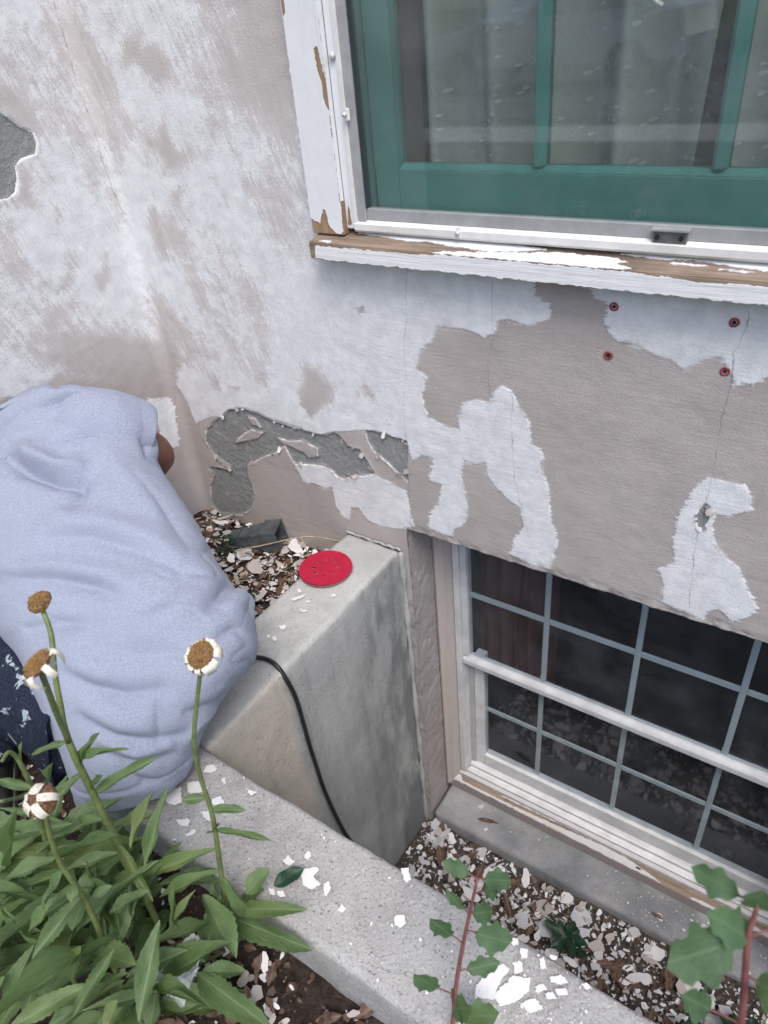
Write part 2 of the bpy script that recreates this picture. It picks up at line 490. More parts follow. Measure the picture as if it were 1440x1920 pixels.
M['plastic_black'] = simple('black_plastic_inside', (0.018, 0.02, 0.022), 0.5)
M['anchor'] = simple('red_wall_plug', (0.30, 0.055, 0.07), 0.5, 0, 0.4, 0.25, 200)
M['hole'] = simple('dark_hole', (0.02, 0.012, 0.012), 0.9)
M['straw'] = simple('dry_straw', (0.42, 0.34, 0.23), 0.8, 0, 0.2, 0.25, 60)
M['twig'] = simple('brown_twig', (0.13, 0.075, 0.05), 0.85, 0, 0.2, 0.3, 60)
M['skin'] = simple('brown_skin', (0.20, 0.095, 0.06), 0.55, 0, 0.4, 0.1, 40, 0.0004, 300)
M['hair'] = simple('black_hair', (0.015, 0.012, 0.01), 0.6)

def glass(name, dust, tint, refl=1.0):
    n = NT(name)
    n.t.nodes.remove(n.b)
    tr = n.n('ShaderNodeBsdfTransparent'); tr.inputs[0].default_value = tint + (1,)
    gl = n.n('ShaderNodeBsdfGlossy'); gl.inputs['Roughness'].default_value = 0.012
    gl.inputs[0].default_value = (refl, refl, refl, 1)
    lw = n.n('ShaderNodeLayerWeight'); lw.inputs[0].default_value = 0.5
    fr = n.math('ADD', n.math('MULTIPLY', n.math('POWER', lw.outputs['Facing'], 5.0), 0.9), 0.045, True)
    m1 = n.n('ShaderNodeMixShader'); n.L(fr, m1.inputs[0]); n.L(tr.outputs[0], m1.inputs[1]); n.L(gl.outputs[0], m1.inputs[2])
    df = n.n('ShaderNodeBsdfDiffuse'); df.inputs[0].default_value = (0.52, 0.55, 0.58, 1)
    co = n.world()
    film = n.step(n.noise(co, 6, 6, 0.65), 0.35, 0.8, dust * 0.25, dust)
    sp = n.math('MULTIPLY', n.step(n.voro(co, 62), 0.0, 0.085, 1.0, 0.0), n.step(n.noise(co, 13, 4, 0.6), 0.50, 0.62))
    web = n.math('MULTIPLY', n.step(n.voro(n.world((1, 1, 1.6)), 34, 'DISTANCE_TO_EDGE'), 0.0, 0.006, 1.0, 0.0), n.step(n.noise(co, 9, 4, 0.7), 0.57, 0.66, 0.0, 0.35))
    fac = n.math('ADD', film, n.math('ADD', n.math('MULTIPLY', sp, 0.65), web), True)
    m2 = n.n('ShaderNodeMixShader'); n.L(fac, m2.inputs[0]); n.L(m1.outputs[0], m2.inputs[1]); n.L(df.outputs[0], m2.inputs[2])
    n.L(m2.outputs[0], n.out.inputs[0])
    return n.m
M['glass_up'] = glass('storm_glass', 0.09, (0.93, 0.96, 0.95))
M['glass_sash'] = glass('sash_glass', 0.02, (0.95, 0.96, 0.95))
M['glass_dn'] = glass('dusty_basement_glass', 0.07, (0.92, 0.95, 0.97), 0.8)

n = NT('lace_fabric'); co = n.coord()
g = n.noise(n.coord('Object', (900, 900, 900)), 1, 2, 0.5)
n.set(color=n.mix(n.step(g, 0.35, 0.65), (0.27, 0.275, 0.275), (0.43, 0.435, 0.43)), rough=0.9, spec=0.1); n.bump(g, 0.5, 0.0006)
M['lace'] = n.m
M['lace_leaf'] = simple('embroidered_leaf', (0.52, 0.525, 0.515), 0.8, 0, 0.2, 0.1, 200)

# soil and litter
n = NT('soil'); co = n.world()
a = n.noise(co, 40, 8, 0.7); g = n.noise(co, 260, 4, 0.7)
n.set(color=n.mix(n.step(a, 0.3, 0.7), (0.07, 0.06, 0.052), (0.19, 0.165, 0.145)), rough=0.95, spec=0.1); n.bump(n.math('ADD', a, g), 1.0, 0.012)
M['soil'] = n.m
n = NT('garden_ground'); co = n.world()
a = n.noise(co, 40, 8, 0.7); g = n.noise(co, 260, 4, 0.7); far = n.noise(co, 0.35, 4, 0.6)
near = n.mix(n.step(a, 0.3, 0.7), (0.035, 0.026, 0.02), (0.11, 0.085, 0.07))
grassy = n.mix(n.step(n.noise(co, 9, 6, 0.7), 0.3, 0.7), (0.035, 0.06, 0.02), (0.09, 0.12, 0.045))
sxy = n.n('ShaderNodeSeparateXYZ'); n.L(co, sxy.inputs[0])
c = n.mix(n.step(sxy.outputs[1], -2.4, -1.7, 1.0, 0.0), near, grassy)
n.set(color=c, rough=0.95, spec=0.1); n.bump(n.math('ADD', a, g), 1.0, 0.012)
M['ground'] = n.m

def chipmat(name, front, back):
    n = NT(name)
    bf = n.n('ShaderNodeNewGeometry').outputs['Backfacing']
    co = n.world(); b = n.noise(co, 45, 5, 0.6); r = n.objrand()
    c = n.mix(n.step(b, 0.35, 0.75, 0.0, 0.30), front, back)
    c = n.mix(n.math('MULTIPLY', r, 0.35), c, tuple(v * 0.8 for v in back))
    n.set(color=c, rough=0.75, spec=0.25); n.bump(b, 0.5, 0.001)
    return n.m
M['chip_w'] = chipmat('white_paint_chip', (0.78, 0.775, 0.77), (0.66, 0.63, 0.61))
M['chip_t'] = chipmat('taupe_paint_chip', (0.46, 0.405, 0.375), (0.52, 0.49, 0.47))
M['chip_g'] = chipmat('grey_paint_chip', (0.56, 0.565, 0.58), (0.44, 0.43, 0.43))

def leafmat(name, c0, c1, vein=None, dead=False, rough=0.5):
    n = NT(name); co = n.coord(); r = n.objrand()
    sx = n.n('ShaderNodeSeparateXYZ'); n.L(co, sx.inputs[0])
    b = n.noise(n.coord('Object', (5, 9, 5)), 1.5, 6, 0.65)
    c = n.mix(n.step(b, 0.3, 0.7), c0, c1)
    c = n.mix(n.math('MULTIPLY', r, 0.45), c, tuple(v * (1.5 if not dead else 0.5) for v in c1))
    if not dead: c = n.mix(n.step(n.math('FRACT', n.math('MULTIPLY', r, 7.3)), 0.75, 1.0, 0.0, 0.35), c, (c1[0] * 1.7, c1[1] * 1.25, c1[2] * 0.8))
    if vein is not None:
        v = n.step(n.math('ABSOLUTE', sx.outputs[1]), 0.012, 0.035, 1.0, 0.0)
        c = n.mix(n.math('MULTIPLY', v, 0.7), c, vein)
        side = n.math('ADD', n.math('ABSOLUTE', sx.outputs[1]), n.math('MULTIPLY', sx.outputs[0], -0.7))
        wv = n.math('SINE', n.math('MULTIPLY', side, 58.0))
        c = n.mix(n.math('MULTIPLY', n.step(wv, 0.86, 1.0), 0.25), c, vein)
    if not dead:
        sp = n.step(n.voro(n.coord('Object', (8, 8, 8)), 3.0), 0.0, 0.10, 1.0, 0.0)
        c = n.mix(n.math('MULTIPLY', sp, 0.5), c, (0.30, 0.30, 0.24))
        br = n.step(n.noise(n.world(), 55, 4, 0.65), 0.64, 0.74, 0.0, 0.55)
        c = n.mix(br, c, (0.17, 0.13, 0.06))
    n.set(color=c, rough=rough, spec=0.35); n.bump(b, 0.4, 0.002)
    tl = n.n('ShaderNodeBsdfTranslucent'); n.put(tl.inputs[0], n.mix(1.0, c, (1.3, 1.5, 0.7) if not dead else (1, 0.8, 0.6), 'MULTIPLY'))
    ms = n.n('ShaderNodeMixShader'); ms.inputs[0].default_value = 0.28 if not dead else 0.1
    n.L(n.b.outputs[0], ms.inputs[1]); n.L(tl.outputs[0], ms.inputs[2]); n.L(ms.outputs[0], n.out.inputs[0])
    return n.m
M['leaf'] = leafmat('daisy_leaf', (0.078, 0.128, 0.052), (0.130, 0.195, 0.080), (0.24, 0.31, 0.17))
M['holly'] = leafmat('shrub_leaf', (0.045, 0.095, 0.045), (0.075, 0.135, 0.062), (0.12, 0.19, 0.10))
M['holly_dark'] = leafmat('dark_holly_leaf', (0.012, 0.04, 0.025), (0.025, 0.065, 0.035), (0.05, 0.09, 0.05), rough=0.35)
M['dead'] = leafmat('dead_leaf', (0.095, 0.058, 0.042), (0.19, 0.12, 0.085), (0.23, 0.16, 0.12), True, 0.8)
M['stem'] = simple('green_stem', (0.155, 0.195, 0.07), 0.55, 0, 0.3, 0.25, 50)
M['redstem'] = simple('red_brown_stem', (0.20, 0.075, 0.07), 0.55, 0, 0.3, 0.25, 50)
M['head'] = simple('brown_seed_head', (0.23, 0.130, 0.070), 0.9, 0, 0.1, 0.4, 420, 0.0022, 700)
M['head_core'] = simple('yellow_brown_centre', (0.30, 0.185, 0.06), 0.9, 0, 0.1, 0.4, 420, 0.0022, 700)
M['petal'] = simple('withered_white_petal', (0.74, 0.70, 0.60), 0.7, 0, 0.2, 0.1, 90)
n = NT('plastic_film'); n.set(color=(0.8, 0.83, 0.83), rough=0.25, spec=0.6, alpha=0.38); M['film'] = n.m
CEMENT = [[(-1.8682, 1.1514), (-1.7841, 1.1354), (-1.7638, 1.1127), (-1.7375, 1.0894), (-1.718, 1.0775), (-1.7166, 1.0558), (-1.7272, 1.0368), (-1.7606, 1.0353), (-1.7806, 1.0245), (-1.7886, 1.0), (-1.8014, 0.9762), (-1.8235, 0.9692), (-1.8569, 0.9701), (-1.9469, 0.9796)], [(-1.4223, 0.3424), (-1.3896, 0.3578), (-1.3565, 0.3898), (-1.2992, 0.4047), (-1.2636, 0.4001), (-1.2217, 0.394), (-1.1806, 0.388), (-1.1327, 0.3856), (-1.0922, 0.3854), (-1.0525, 0.3857), (-1.0264, 0.3866), (-0.9995, 0.4026), (-0.9853, 0.3973), (-0.962, 0.3743), (-0.9285, 0.371), (-0.9072, 0.3476), (-0.8898, 0.316), (-0.9258, 0.2984), (-0.9547, 0.2934), (-0.9833, 0.2733), (-1.0061, 0.2731), (-1.0237, 0.2869), (-1.049, 0.2943), (-1.0834, 0.2908), (-1.1453, 0.2764), (-1.1598, 0.298), (-1.1736, 0.3258), (-1.2094, 0.295), (-1.2302, 0.2846), (-1.278, 0.2582), (-1.334, 0.2222), (-1.3437, 0.1866), (-1.3343, 0.1472), (-1.3347, 0.1148), (-1.3597, 0.0669), (-1.4026, 0.0322), (-1.4607, 0.0106), (-1.5072, 0.0037), (-1.535, 0.024), (-1.5187, 0.094), (-1.4867, 0.1473), (-1.5009, 0.176), (-1.4566, 0.1806), (-1.4145, 0.1813), (-1.4048, 0.1944), (-1.4391, 0.2098), (-1.4661, 0.2307), (-1.483, 0.2643), (-1.4632, 0.3092)], [(-0.9025, 0.432), (-0.8616, 0.4332), (-0.8219, 0.4317), (-0.7888, 0.4288), (-0.7918, 0.3719), (-0.7941, 0.3175), (-0.8195, 0.3363), (-0.8465, 0.3577), (-0.8799, 0.3746), (-0.8964, 0.3959)], [(-0.1566, 0.4528), (-0.1476, 0.445), (-0.1437, 0.4247), (-0.1483, 0.4086), (-0.1516, 0.3942), (-0.1563, 0.3949), (-0.1617, 0.4042), (-0.1671, 0.4208), (-0.165, 0.436)]]
ISLAND = [[(-1.3635, 0.2863), (-1.3213, 0.3254), (-1.2852, 0.3462), (-1.2406, 0.3471), (-1.2684, 0.325), (-1.3042, 0.3038)], [(-1.2905, 0.3822), (-1.26, 0.3857), (-1.2451, 0.3585), (-1.28, 0.3661)], [(-1.1978, 0.3447), (-1.1558, 0.3424), (-1.1122, 0.3528), (-1.06, 0.3444), (-1.0611, 0.32), (-1.0943, 0.3053), (-1.1121, 0.3193), (-1.146, 0.3232), (-1.1804, 0.3272)]]
WHITE = [[(-1.1135, 0.8287), (-0.7556, 0.842), (-0.5722, 0.8334), (-0.4946, 0.8178), (-0.4907, 0.7927), (-0.4691, 0.7807), (-0.4623, 0.7641), (-0.4797, 0.7454), (-0.5074, 0.7358), (-0.546, 0.7406), (-0.5643, 0.7382), (-0.5722, 0.7103), (-0.5926, 0.6991), (-0.6131, 0.7078), (-0.641, 0.7117), (-0.6696, 0.7099), (-0.6952, 0.7078), (-0.712, 0.6739), (-0.7322, 0.6571), (-0.7454, 0.6339), (-0.751, 0.6115), (-0.7246, 0.5942), (-0.7341, 0.5704), (-0.7396, 0.5468), (-0.7263, 0.5032), (-0.6946, 0.4945), (-0.6516, 0.4886), (-0.6545, 0.5186), (-0.6421, 0.5512), (-0.612, 0.5682), (-0.5829, 0.5667), (-0.5652, 0.5984), (-0.5548, 0.6087), (-0.5341, 0.6009), (-0.5164, 0.5696), (-0.4966, 0.5454), (-0.4902, 0.496), (-0.4655, 0.4797), (-0.4639, 0.4422), (-0.4477, 0.3919), (-0.4444, 0.3524), (-0.4407, 0.3202), (-0.4249, 0.2915), (-0.4266, 0.2561), (-0.4381, 0.1883), (-0.4764, 0.1876), (-0.5358, 0.1982), (-0.5245, 0.2392), (-0.5022, 0.2826), (-0.511, 0.3316), (-0.5415, 0.3476), (-0.5722, 0.3721), (-0.5876, 0.3927), (-0.5912, 0.4242), (-0.6145, 0.4141), (-0.6458, 0.4182), (-0.6511, 0.3752), (-0.6402, 0.3267), (-0.6372, 0.2832), (-0.6378, 0.2557), (-0.6729, 0.2207), (-0.6782, 0.1949), (-0.718, 0.1958), (-0.7448, 0.2013), (-0.7424, 0.2406), (-0.7133, 0.2868), (-0.7021, 0.3394), (-0.7364, 0.3385), (-0.72, 0.3991), (-0.7496, 0.4), (-0.7766, 0.3845), (-0.7871, 0.416), (-0.7953, 0.4225), (-0.907, 0.4304), (-1.0073, 0.4031), (-1.0519, 0.3792), (-1.1118, 0.3931), (-1.22, 0.3973)], [(-1.1497, 0.2721), (-1.0834, 0.2908), (-1.0493, 0.2924), (-1.0242, 0.2837), (-1.0067, 0.2699), (-0.9804, 0.271), (-0.9519, 0.2912), (-0.8872, 0.312), (-0.852, 0.304), (-0.8004, 0.2894), (-0.7975, 0.2544), (-0.7914, 0.2197), (-0.7848, 0.1907), (-0.835, 0.1675), (-0.8795, 0.1591), (-0.9304, 0.1619), (-0.9523, 0.194), (-0.9798, 0.1854), (-0.9928, 0.1415), (-1.0121, 0.1487), (-1.0281, 0.177), (-1.0324, 0.2342), (-1.0609, 0.226), (-1.0949, 0.2292), (-1.1308, 0.2256)], [(-0.4113, 0.8311), (-0.2897, 0.8322), (-0.1064, 0.8361), (-0.0837, 0.7294), (-0.1213, 0.6904), (-0.1484, 0.6826), (-0.1532, 0.6958), (-0.1687, 0.7153), (-0.1757, 0.7279), (-0.1985, 0.7187), (-0.2118, 0.7082), (-0.2304, 0.6965), (-0.253, 0.7099), (-0.2798, 0.7142), (-0.3082, 0.7271), (-0.3411, 0.728), (-0.3593, 0.7427), (-0.3724, 0.7638), (-0.3626, 0.779), (-0.3583, 0.7905), (-0.3867, 0.8011)], [(-0.1615, 0.5066), (-0.1375, 0.5066), (-0.1011, 0.5069), (-0.0842, 0.4851), (-0.0823, 0.4619), (-0.1097, 0.4393), (-0.136, 0.4344), (-0.1366, 0.4052), (-0.1254, 0.3719), (-0.0982, 0.3437), (-0.08, 0.3353), (-0.0551, 0.2903), (-0.0311, 0.252), (-0.0429, 0.2259), (-0.0673, 0.2019), (-0.0946, 0.2239), (-0.1105, 0.2125), (-0.1185, 0.1871), (-0.1981, 0.1959), (-0.2006, 0.2385), (-0.2154, 0.2791), (-0.1905, 0.3009), (-0.1979, 0.3539), (-0.1977, 0.4147), (-0.1847, 0.462)], [(-1.6022, 0.8219), (-1.5648, 0.821), (-1.507, 0.8521), (-1.5084, 0.8106), (-1.5188, 0.7599), (-1.5554, 0.6583), (-1.5673, 0.5724), (-1.6294, 0.598), (-1.66, 0.6328), (-1.7496, 0.6722), (-1.7894, 0.7007), (-1.7494, 0.716), (-1.6963, 0.6948), (-1.6352, 0.6858), (-1.6309, 0.722), (-1.6268, 0.7574)], [(-1.9995, 0.6626), (-1.9258, 0.6434), (-1.8582, 0.5935), (-1.8818, 0.5767), (-1.9291, 0.5895), (-2.0246, 0.6057)], [(-1.4353, 1.1615), (-1.3864, 1.1647), (-1.3356, 1.1206), (-1.2657, 1.1289), (-1.2351, 1.081), (-1.2504, 1.0489), (-1.2919, 1.0325), (-1.3204, 1.0296), (-1.3393, 1.0883), (-1.3904, 1.0781), (-1.4266, 1.0616), (-1.4434, 1.0903), (-1.4751, 1.1079)], [(-1.6765, 1.0729), (-1.6426, 1.062), (-1.6142, 1.0338), (-1.624, 0.9677), (-1.5966, 0.8837), (-1.7231, 0.9129), (-1.7363, 0.9745), (-1.7237, 1.0314)], [(-1.4847, 1.0326), (-1.4365, 1.0501), (-1.4246, 0.997), (-1.3924, 1.0032), (-1.381, 0.946), (-1.3491, 0.8878), (-1.5275, 0.8795), (-1.5371, 0.9418), (-1.5279, 0.9959)], [(-1.6312, 0.4246), (-1.5819, 0.417), (-1.5652, 0.3611), (-1.584, 0.2394), (-1.6295, 0.2554), (-1.6352, 0.2779), (-1.6309, 0.3405), (-1.6504, 0.3831), (-1.6523, 0.4128)], [(-1.5789, 0.1549), (-1.554, 0.1542), (-1.5545, 0.1075), (-1.5724, 0.0697), (-1.5933, 0.0823), (-1.5772, 0.1158)], [(-1.5219, 0.4771), (-1.477, 0.4984), (-1.3223, 0.5432), (-1.2129, 0.498), (-1.1635, 0.4751), (-1.1569, 0.4008), (-1.2049, 0.4006), (-1.2848, 0.4112), (-1.3497, 0.3943), (-1.3862, 0.3617), (-1.4351, 0.3512), (-1.5042, 0.3138), (-1.5151, 0.3786), (-1.5416, 0.4242)]]
TAUPE = [[(-1.4255, 1.2133), (-1.4026, 1.2321), (-1.3703, 1.2324), (-1.3552, 1.2461), (-1.3346, 1.2422), (-1.3435, 1.211), (-1.3037, 1.2111), (-1.2727, 1.1798), (-1.2759, 1.1599), (-1.2583, 1.1491), (-1.2669, 1.1315), (-1.328, 1.1283), (-1.3356, 1.1206), (-1.3611, 1.1479), (-1.3858, 1.166), (-1.4247, 1.1637), (-1.4339, 1.18)], [(-1.423, 1.0587), (-1.376, 1.0554), (-1.3393, 1.0883), (-1.3271, 1.0606), (-1.3169, 1.0268), (-1.2694, 1.0324), (-1.2603, 1.0072), (-1.29, 0.9868), (-1.3506, 0.962), (-1.3824, 0.9674), (-1.39, 1.0092), (-1.4246, 0.997), (-1.428, 1.0355)], [(-1.78, 1.0269), (-1.7329, 1.0272), (-1.7631, 0.9375), (-1.8651, 0.9515), (-1.8569, 0.9701), (-1.8217, 0.9713), (-1.7996, 0.9814)], [(-1.777, 1.1517), (-1.7342, 1.1573), (-1.7084, 1.1111), (-1.7137, 1.0728), (-1.7496, 1.0975), (-1.7824, 1.1393)], [(-1.2186, 1.1171), (-1.2069, 1.1269), (-1.2037, 1.1116), (-1.2212, 1.1095)], [(-1.5357, 1.0567), (-1.5252, 1.0567), (-1.5327, 1.0357), (-1.5448, 1.0327)], [(-1.9244, 0.6465), (-1.8939, 0.6633), (-1.8246, 0.6552), (-1.7791, 0.6418), (-1.7508, 0.6689), (-1.7064, 0.6456), (-1.6613, 0.6294), (-1.6307, 0.5945), (-1.5927, 0.5886), (-1.5673, 0.5724), (-1.5535, 0.6349), (-1.5494, 0.659), (-1.5087, 0.6751), (-1.5108, 0.6124), (-1.4927, 0.5706), (-1.4835, 0.5184), (-1.5057, 0.4893), (-1.5394, 0.4619), (-1.5546, 0.4055), (-1.5555, 0.3871), (-1.6532, 0.4221), (-1.6944, 0.4496), (-1.7622, 0.5255), (-1.8419, 0.5714), (-1.8533, 0.5953), (-1.8948, 0.6236)], [(-1.4771, 0.897), (-1.4308, 0.9214), (-1.4272, 0.8796), (-1.417, 0.8134), (-1.4294, 0.7673), (-1.4705, 0.771), (-1.4835, 0.8053), (-1.4821, 0.8602)], [(-1.3827, 0.9417), (-1.2994, 0.947), (-1.3512, 0.9085), (-1.3269, 0.8684), (-1.2891, 0.8384), (-1.306, 0.8308), (-1.3493, 0.8737), (-1.3711, 0.9077)], [(-1.7367, 0.8303), (-1.7132, 0.8273), (-1.7267, 0.7727), (-1.7642, 0.7423), (-1.8065, 0.7489), (-1.7747, 0.7871), (-1.7552, 0.795)], [(-1.6674, 0.7693), (-1.63, 0.8082), (-1.6218, 0.7704), (-1.6557, 0.7296), (-1.679, 0.6927), (-1.6952, 0.7092), (-1.6878, 0.7396)], [(-1.5793, 0.9513), (-1.5478, 0.9305), (-1.5673, 0.8279), (-1.5801, 0.8442), (-1.5852, 0.9132)], [(-1.7309, 0.9415), (-1.7106, 0.9434), (-1.7101, 0.8958), (-1.732, 0.9009)], [(-1.5688, 0.5747), (-1.5614, 0.5222), (-1.5721, 0.4199), (-1.5499, 0.3492), (-1.5851, 0.236), (-1.6383, 0.2562), (-1.6616, 0.2412), (-1.6194, 0.0633), (-1.5536, -0.0485), (-1.53, 0.0886), (-1.5038, 0.1385), (-1.5108, 0.178), (-1.544, 0.1981), (-1.5523, 0.2602), (-1.5219, 0.2906), (-1.5231, 0.3696), (-1.5453, 0.4271), (-1.5242, 0.4836), (-1.4854, 0.5003), (-1.4854, 0.5504), (-1.5238, 0.5939)], [(-1.4056, 0.4835), (-1.3548, 0.4923), (-1.3656, 0.4432), (-1.3961, 0.4443)], [(-1.3338, 0.4627), (-1.2892, 0.471), (-1.2887, 0.4578), (-1.3154, 0.4527)], [(-0.9122, 0.5291), (-0.8912, 0.5529), (-0.8671, 0.5337), (-0.8609, 0.511), (-0.8965, 0.512)], [(-0.8837, 0.7199), (-0.8683, 0.73), (-0.8673, 0.7184), (-0.8792, 0.71)], [(-1.0749, 0.5731), (-1.0164, 0.5747), (-0.9679, 0.5267), (-0.9845, 0.482), (-1.0628, 0.431), (-1.0983, 0.459)]]
SCRUB = [[(-2.1846, 1.5004), (-0.7626, 1.4194), (-0.8401, 0.8724), (-0.8504, 0.7898), (-0.8549, 0.6432), (-0.8172, 0.4735), (-0.9734, 0.425), (-1.175, 0.4254), (-1.328, 0.4092), (-1.4629, 0.3655), (-1.5337, 0.4646), (-1.6039, 0.441), (-1.9525, 0.5659), (-2.6223, 0.7189)]]
CRACK = [[(-0.7953, 0.1813), (-0.7928, 0.3249), (-0.7903, 0.4254), (-0.7893, 0.5187), (-0.7759, 0.596), (-0.7752, 0.6666), (-0.7636, 0.713), (-0.7637, 0.7562), (-0.7536, 0.819)], [(-0.5824, 0.5724), (-0.5855, 0.6511), (-0.573, 0.7064), (-0.5762, 0.747), (-0.574, 0.8155)], [(-0.1473, 0.2047), (-0.1585, 0.3484), (-0.1562, 0.4346), (-0.1541, 0.5036), (-0.1561, 0.5673), (-0.158, 0.6275), (-0.1545, 0.6854), (-0.1594, 0.7386), (-0.1492, 0.7745), (-0.154, 0.8191)], [(-1.5578, 0.8781), (-1.5709, 0.9956), (-1.5675, 1.0726), (-1.5769, 1.1312), (-1.575, 1.2059), (-1.5769, 1.2998)], [(-0.4851, 0.2597), (-0.5253, 0.3997), (-0.5333, 0.5236), (-0.5312, 0.6052)]]
CURB_CHIPS_A = [[(-0.8088, -0.7608), (-0.7947, -0.7475), (-0.7789, -0.7528), (-0.7663, -0.7485), (-0.771, -0.7605), (-0.7853, -0.7732), (-0.7952, -0.7716)], [(-0.804, -0.7181), (-0.7954, -0.7092), (-0.7801, -0.712), (-0.784, -0.724), (-0.7992, -0.7296)], [(-0.8268, -0.7993), (-0.82, -0.7799), (-0.8092, -0.7736), (-0.7951, -0.7899), (-0.7846, -0.7868), (-0.7924, -0.8052), (-0.8032, -0.8079), (-0.8228, -0.8092)], [(-0.7444, -0.7602), (-0.7356, -0.749), (-0.7199, -0.7548), (-0.7361, -0.7685)], [(-0.7443, -0.7899), (-0.7317, -0.7795), (-0.7187, -0.7806), (-0.717, -0.794), (-0.7327, -0.7947)], [(-0.7709, -0.823), (-0.7503, -0.8097), (-0.7431, -0.8209), (-0.7564, -0.8259)], [(-0.7382, -0.8348), (-0.7293, -0.8183), (-0.7231, -0.823), (-0.7311, -0.8372)], [(-0.7027, -0.7145), (-0.6831, -0.7091), (-0.6881, -0.7199)], [(-0.5603, -0.7823), (-0.5594, -0.7698), (-0.5433, -0.7721), (-0.5466, -0.7818)], [(-0.5274, -0.7779), (-0.5045, -0.7616), (-0.5007, -0.7769), (-0.485, -0.7797), (-0.4926, -0.794), (-0.5093, -0.7968)], [(-0.4814, -0.7775), (-0.4767, -0.7698), (-0.4667, -0.7759), (-0.4646, -0.789), (-0.4702, -0.79)], [(-0.5357, -0.7573), (-0.5354, -0.7471), (-0.5263, -0.7516), (-0.5277, -0.7602)], [(-0.5373, -0.8257), (-0.5295, -0.8186), (-0.5205, -0.8228), (-0.5282, -0.8298)], [(-0.5538, -0.826), (-0.5437, -0.8248), (-0.535, -0.8316), (-0.5436, -0.8344)], [(-0.7586, -0.722), (-0.7541, -0.7162), (-0.7435, -0.7258), (-0.7483, -0.7305)], [(-0.4389, -0.7991), (-0.4377, -0.7869), (-0.4271, -0.7896), (-0.4317, -0.7984)]]
CURB_CHIPS_B = [[(-0.2128, -0.7787), (-0.2063, -0.7551), (-0.1918, -0.7342), (-0.1825, -0.7365), (-0.1863, -0.7623), (-0.1845, -0.7822), (-0.1975, -0.7883), (-0.2084, -0.7894)], [(-0.1849, -0.7775), (-0.1825, -0.7619), (-0.1745, -0.7414), (-0.1529, -0.7309), (-0.1479, -0.7463), (-0.1566, -0.766), (-0.1749, -0.7855)], [(-0.1816, -0.7034), (-0.1712, -0.6991), (-0.1677, -0.7113), (-0.1741, -0.7152)], [(-0.1528, -0.7022), (-0.1478, -0.697), (-0.1379, -0.709), (-0.1448, -0.7133)], [(-0.3892, -0.695), (-0.3794, -0.6867), (-0.3676, -0.6993), (-0.3707, -0.7085)], [(-0.3579, -0.759), (-0.3486, -0.7512), (-0.3381, -0.7604), (-0.3435, -0.7703), (-0.3524, -0.7713)], [(-0.183, -0.7268), (-0.1736, -0.719), (-0.1647, -0.7295), (-0.1733, -0.7387)], [(-0.1412, -0.689), (-0.1326, -0.6857), (-0.1322, -0.6915), (-0.1392, -0.6938)], [(-0.0913, -0.7018), (-0.0858, -0.6964), (-0.0768, -0.7004), (-0.0844, -0.7051)], [(-0.1314, -0.7168), (-0.1203, -0.7061), (-0.1073, -0.7097), (-0.1183, -0.7203), (-0.1273, -0.722)], [(-0.1457, -0.738), (-0.1341, -0.7289), (-0.1277, -0.733), (-0.1374, -0.7436)], [(-0.1544, -0.7665), (-0.1394, -0.7523), (-0.1222, -0.7565), (-0.139, -0.7705)], [(-0.1283, -0.7387), (-0.1216, -0.7308), (-0.1121, -0.7354), (-0.1233, -0.7431)], [(-0.1959, -0.6996), (-0.1901, -0.694), (-0.1847, -0.7012), (-0.1909, -0.7058)], [(-0.1195, -0.7268), (-0.1076, -0.7183), (-0.1018, -0.7234), (-0.1118, -0.7315)]]
WALL_TOP_CHIPS = [[(-0.9697, -0.2499), (-0.9623, -0.2448), (-0.9542, -0.2507), (-0.9579, -0.2586)], [(-0.9602, -0.2864), (-0.9511, -0.2669), (-0.937, -0.2535), (-0.9368, -0.2622), (-0.9474, -0.2825)], [(-0.9216, -0.3002), (-0.9091, -0.3019), (-0.8998, -0.297), (-0.9028, -0.3042), (-0.9137, -0.3044)], [(-0.9264, -0.3689), (-0.9159, -0.3578), (-0.9082, -0.3643), (-0.908, -0.3749)], [(-0.9166, -0.4031), (-0.9107, -0.3973), (-0.9016, -0.4027), (-0.903, -0.4112)], [(-0.9301, -0.4053), (-0.9263, -0.3996), (-0.9211, -0.403), (-0.9231, -0.4082)], [(-0.8815, -0.227), (-0.8778, -0.2202), (-0.8721, -0.2249), (-0.8768, -0.2303)], [(-0.9237, -0.2727), (-0.9134, -0.2661), (-0.9142, -0.2734)]]
